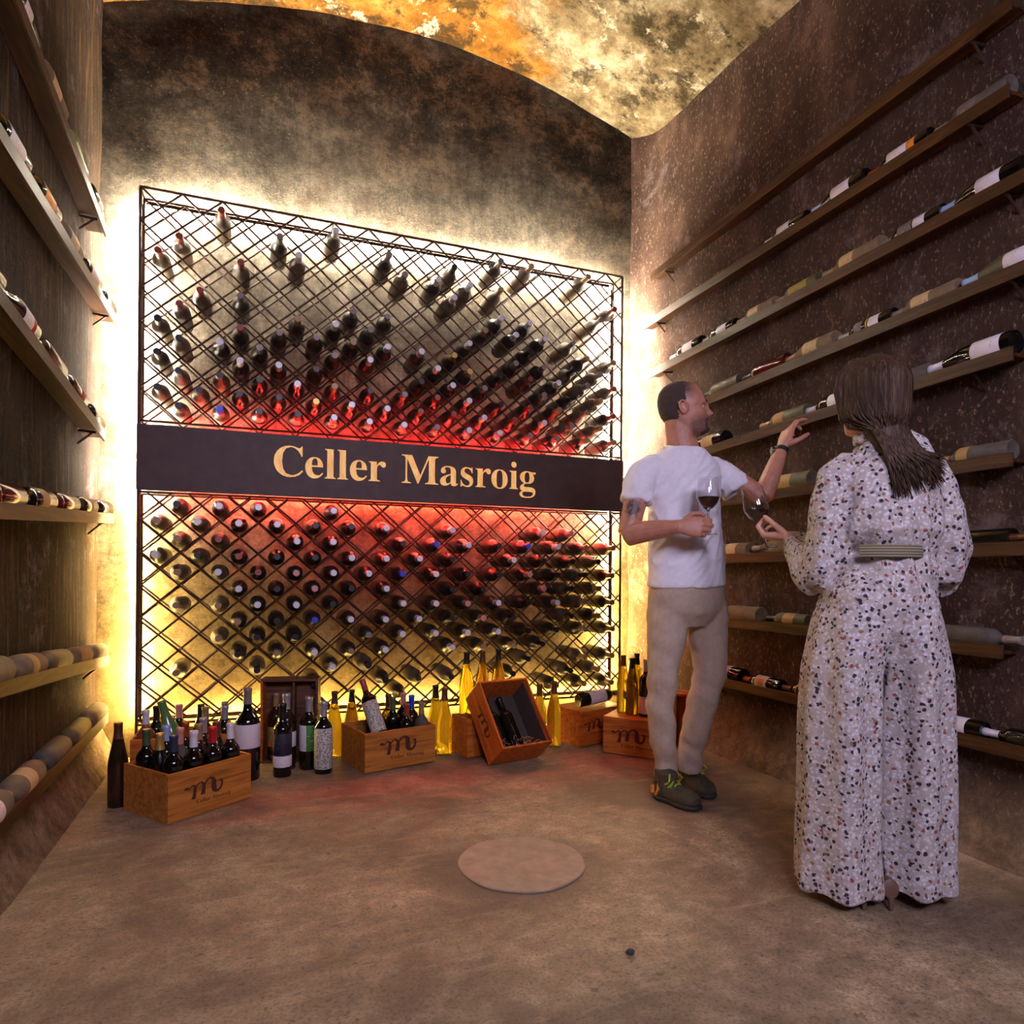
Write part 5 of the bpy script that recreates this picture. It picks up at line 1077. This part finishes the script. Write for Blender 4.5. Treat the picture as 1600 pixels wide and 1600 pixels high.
m.loft([P(1342, 925, 2.0), P(1329, 975, 2.0), P(1313, 1050, 2.0), P(1310, 1150, 2.0), P(1309, 1260, 2.0), P(1307, 1330, 1.995), P(1307, 1386, 1.99)], [(.085, .115), (.100, .134), (.098, .130), (.099, .126), (.101, .124), (.105, .124), (.110, .126)], RT, 40, dome=.01)
m.loft([P(1402, 925, 2.0), P(1408, 975, 2.0), P(1421, 1050, 2.0), P(1424, 1150, 2.0), P(1424, 1260, 2.0), P(1423, 1330, 2.0), P(1422, 1380, 2.0)], [(.085, .115), (.098, .134), (.098, .130), (.099, .126), (.101, .124), (.104, .124), (.108, .126)], RT, 40, dome=.01)
me = fuse(m, .0062, 12, .5)
def suit_fold(c, n):
    rel = c - P(1370, 1412, 2.0); u = rel.dot(RT); z = c.z
    if z < .86:   # long soft pleats in the legs
        a = atan2(rel.dot(FW) , (u - (.10 if u > 0 else -.115)))
        return (.015 * sin(a * 6 + 2 * mnoise.noise(Vector((0, 0, z * 2)))) * min(1, (.86 - z) / .25) * (.7 + .6 * mnoise.noise(Vector((a, z * 2, 3))))) + .005 * mnoise.noise(Vector((c.x * 10, c.y * 10, z * 4)))
    k = max(0, 1 - abs(z - 1.02) / .16)
    return .009 * mnoise.noise(Vector((c.x * 14, c.y * 14, z * 5))) + .008 * k * sin(u * 95 + 3 * mnoise.noise(c * 5)) + .004 * mnoise.noise(c * 24)
wrinkle(me, suit_fold); suit = place_mesh('jumpsuit', me, SPOT, wom)
m = M(); cc = P(1368, 686, 2.0)
ring = [cc + lw * (.056 * cos(a)) + wf * (.055 * sin(a)) + UP * (.012 * sin(14 * a) * .5 + .010 - .012 * cos(a)) for a in [2 * pi * i / 90 for i in range(91)]]
m.loft(ring, [(.013, .006)] * 91, UP, 10, cap=False); build('ruffled_collar', m, SPOT, suit, org=wom.location)
m = M(); bc = P(1367, 863, 2.0)
arc_ = [bc - wf * (.122 * cos(a)) + lw * (.128 * sin(a)) for a in [radians(-56 + 112 * i / 16) for i in range(17)]]
m.loft(arc_, [(.0185, .006)] * 17, UP, 12, power=4, dome=.1); tb = NT('woven_olive_belt')
wv = tb.new('TexWave'); wv.bands_direction = 'Z'; wv.inputs['Scale'].default_value = 40; tb.link(tb.coord(), wv.inputs[0]); tb.base(tb.ramp(wv.outputs['Fac'], [(.2, lin((92, 84, 64))), (.8, lin((146, 136, 108)))])); tb.set(Roughness=.9); tb.bump(wv.outputs['Fac'], .5, .002)
build('belt', m, tb.m, wom)
NUDE = plain('brown_court_shoe', (104, 76, 62), 0.5)
for px, dx in ((1350, .02), (1392, -.02)):
    f = onZ(px, 1423, 0); d = cdir(-.12 if px < 1370 else .12, .99)
    m = M().loft([f + UP * .004, f + UP * .03, f + UP * .055 + d * .012], [.006, .008, .018], RT, 10).loft([f + UP * .062 + d * .0, f + UP * .058 + d * .05, f + UP * .04 + d * .11, f + UP * .018 + d * .17, f + UP * .014 + d * .225], [(.022, .028), (.028, .024), (.034, .018), (.040, .016), (.026, .012)], RT, 14)
    build('heeled_shoe', m, NUDE, wom)
# hair
def hair_mat():
    t = NT('long_brown_hair'); v = t.coord((60, 60, 4)); a = t.noise(v, 3, 5, .6, .3); t.base(t.ramp(a, [(.30, lin((30, 19, 11))), (.5, lin((60, 40, 25))), (.70, lin((98, 72, 50)))])); t.set(Roughness=.62, Specular_IOR_Level=.3); t.bump(a, .4, .003); return t.m
HAIR = hair_mat(); rs = random.Random(9)
m = M()
m.ball(WM @ Vector((-.012, 0, .030)), (.092, .077, .091), WM.to_3x3(), 24, 16)
m.loft([WM @ Vector((-.035, 0, .03)), WM @ Vector((-.048, -.004, -.05)), P(1384, 672, 1.955), P(1404, 700, 1.93), P(1424, 722, 1.915)], [(.076, .066), (.074, .056), (.064, .042), (.058, .026), (.040, .014)], RT, 22)
cap_me = fuse(m, .006, 5)
hair = place_mesh('hair', cap_me, HAIR, wom)
m = M()
fw_, lf_ = WM.to_3x3() @ Vector((1, 0, 0)), WM.to_3x3() @ Vector((0, 1, 0))
for i in range(560):
    th = rs.choice((-1, 1)) * rs.uniform(.50, pi)
    zb = -.045 - .03 * rs.random(); w3 = []
    for k in range(9):
        t = k / 8; z = .124 + (zb - .124) * (1 - (1 - t) ** 1.25)
        r = sqrt(max(.03, 1 - ((z - .030) / .096) ** 2)) if z > .03 else 1.0
        # locks leave the parting on top and sweep back as they fall
        th2 = th + math.copysign(.35 * t * t, th) * (1 if abs(th) < 2.2 else 0)
        rr_ = 1 + .035 * mnoise.noise(Vector((th * 3, t * 2, 1)))
        w3.append(WM @ Vector((-.010 + .098 * r * rr_ * cos(th2), .0835 * r * rr_ * sin(th2), z)))
    s = max(-1, min(1, (w3[-1] - WH_).dot(RT) / .10)); dep = rs.random()
    mid = P(1390 + s * 27 + rs.uniform(-4, 4), 672, 1.940 - .02 * dep); mid2 = P(1411 + s * 29 + rs.uniform(-6, 6), 704, 1.912 - .02 * dep)
    end = P(1438 + s * 40 + rs.uniform(-8, 8), 750 - 15 * s + rs.uniform(-28, 22), 1.88 - .012 * dep)
    w3 = w3 + [w3[-1].lerp(mid, .5), mid, mid2, mid2.lerp(end, .55), end]
    rr = rs.uniform(.0030, .0052)
    m.loft(w3, [(rr * .5, rr * .4)] + [(rr, rr * .45)] * 8 + [(rr * 1.1, rr * .5)] * 3 + [(rr * .6, rr * .35), (rr * .12, rr * .12)], RT, 5)
build('loose_lock', m, HAIR, hair, org=wom.location, angle=180)
# front locks beside the cheek
m = M()
for i in range(34):
    t = i / 33 + rs.uniform(-.03, .03); j = rs.uniform(-.004, .004)
    pts = [WM @ Vector(q) for q in ((.020 + .02 * t, .018 + .03 * t, .123 - .012 * t), (.038 + .022 * t, .064 + .006 * t, .085 - .01 * t), (.044 + .018 * t + j, .080 + j, .02), (.028 + .02 * t + j, .080, -.04), (.0 + .02 * t, .070, -.095))] + [P(1372 + 14 * t, 680, 1.955)]
    m.loft(pts, [(.004, .003)] * 5 + [(.003, .002)], RT, 5)
build('side_lock', m, HAIR, hair, org=wom.location, angle=180)
G2f = P(1200, 852, 2.34)
wineglass(P(1199, 858, 2.33), (P(1176, 770, 2.36) - P(1199, 858, 2.33)), 'tilted glass of red wine in the woman\'s outstretched hand', .142)
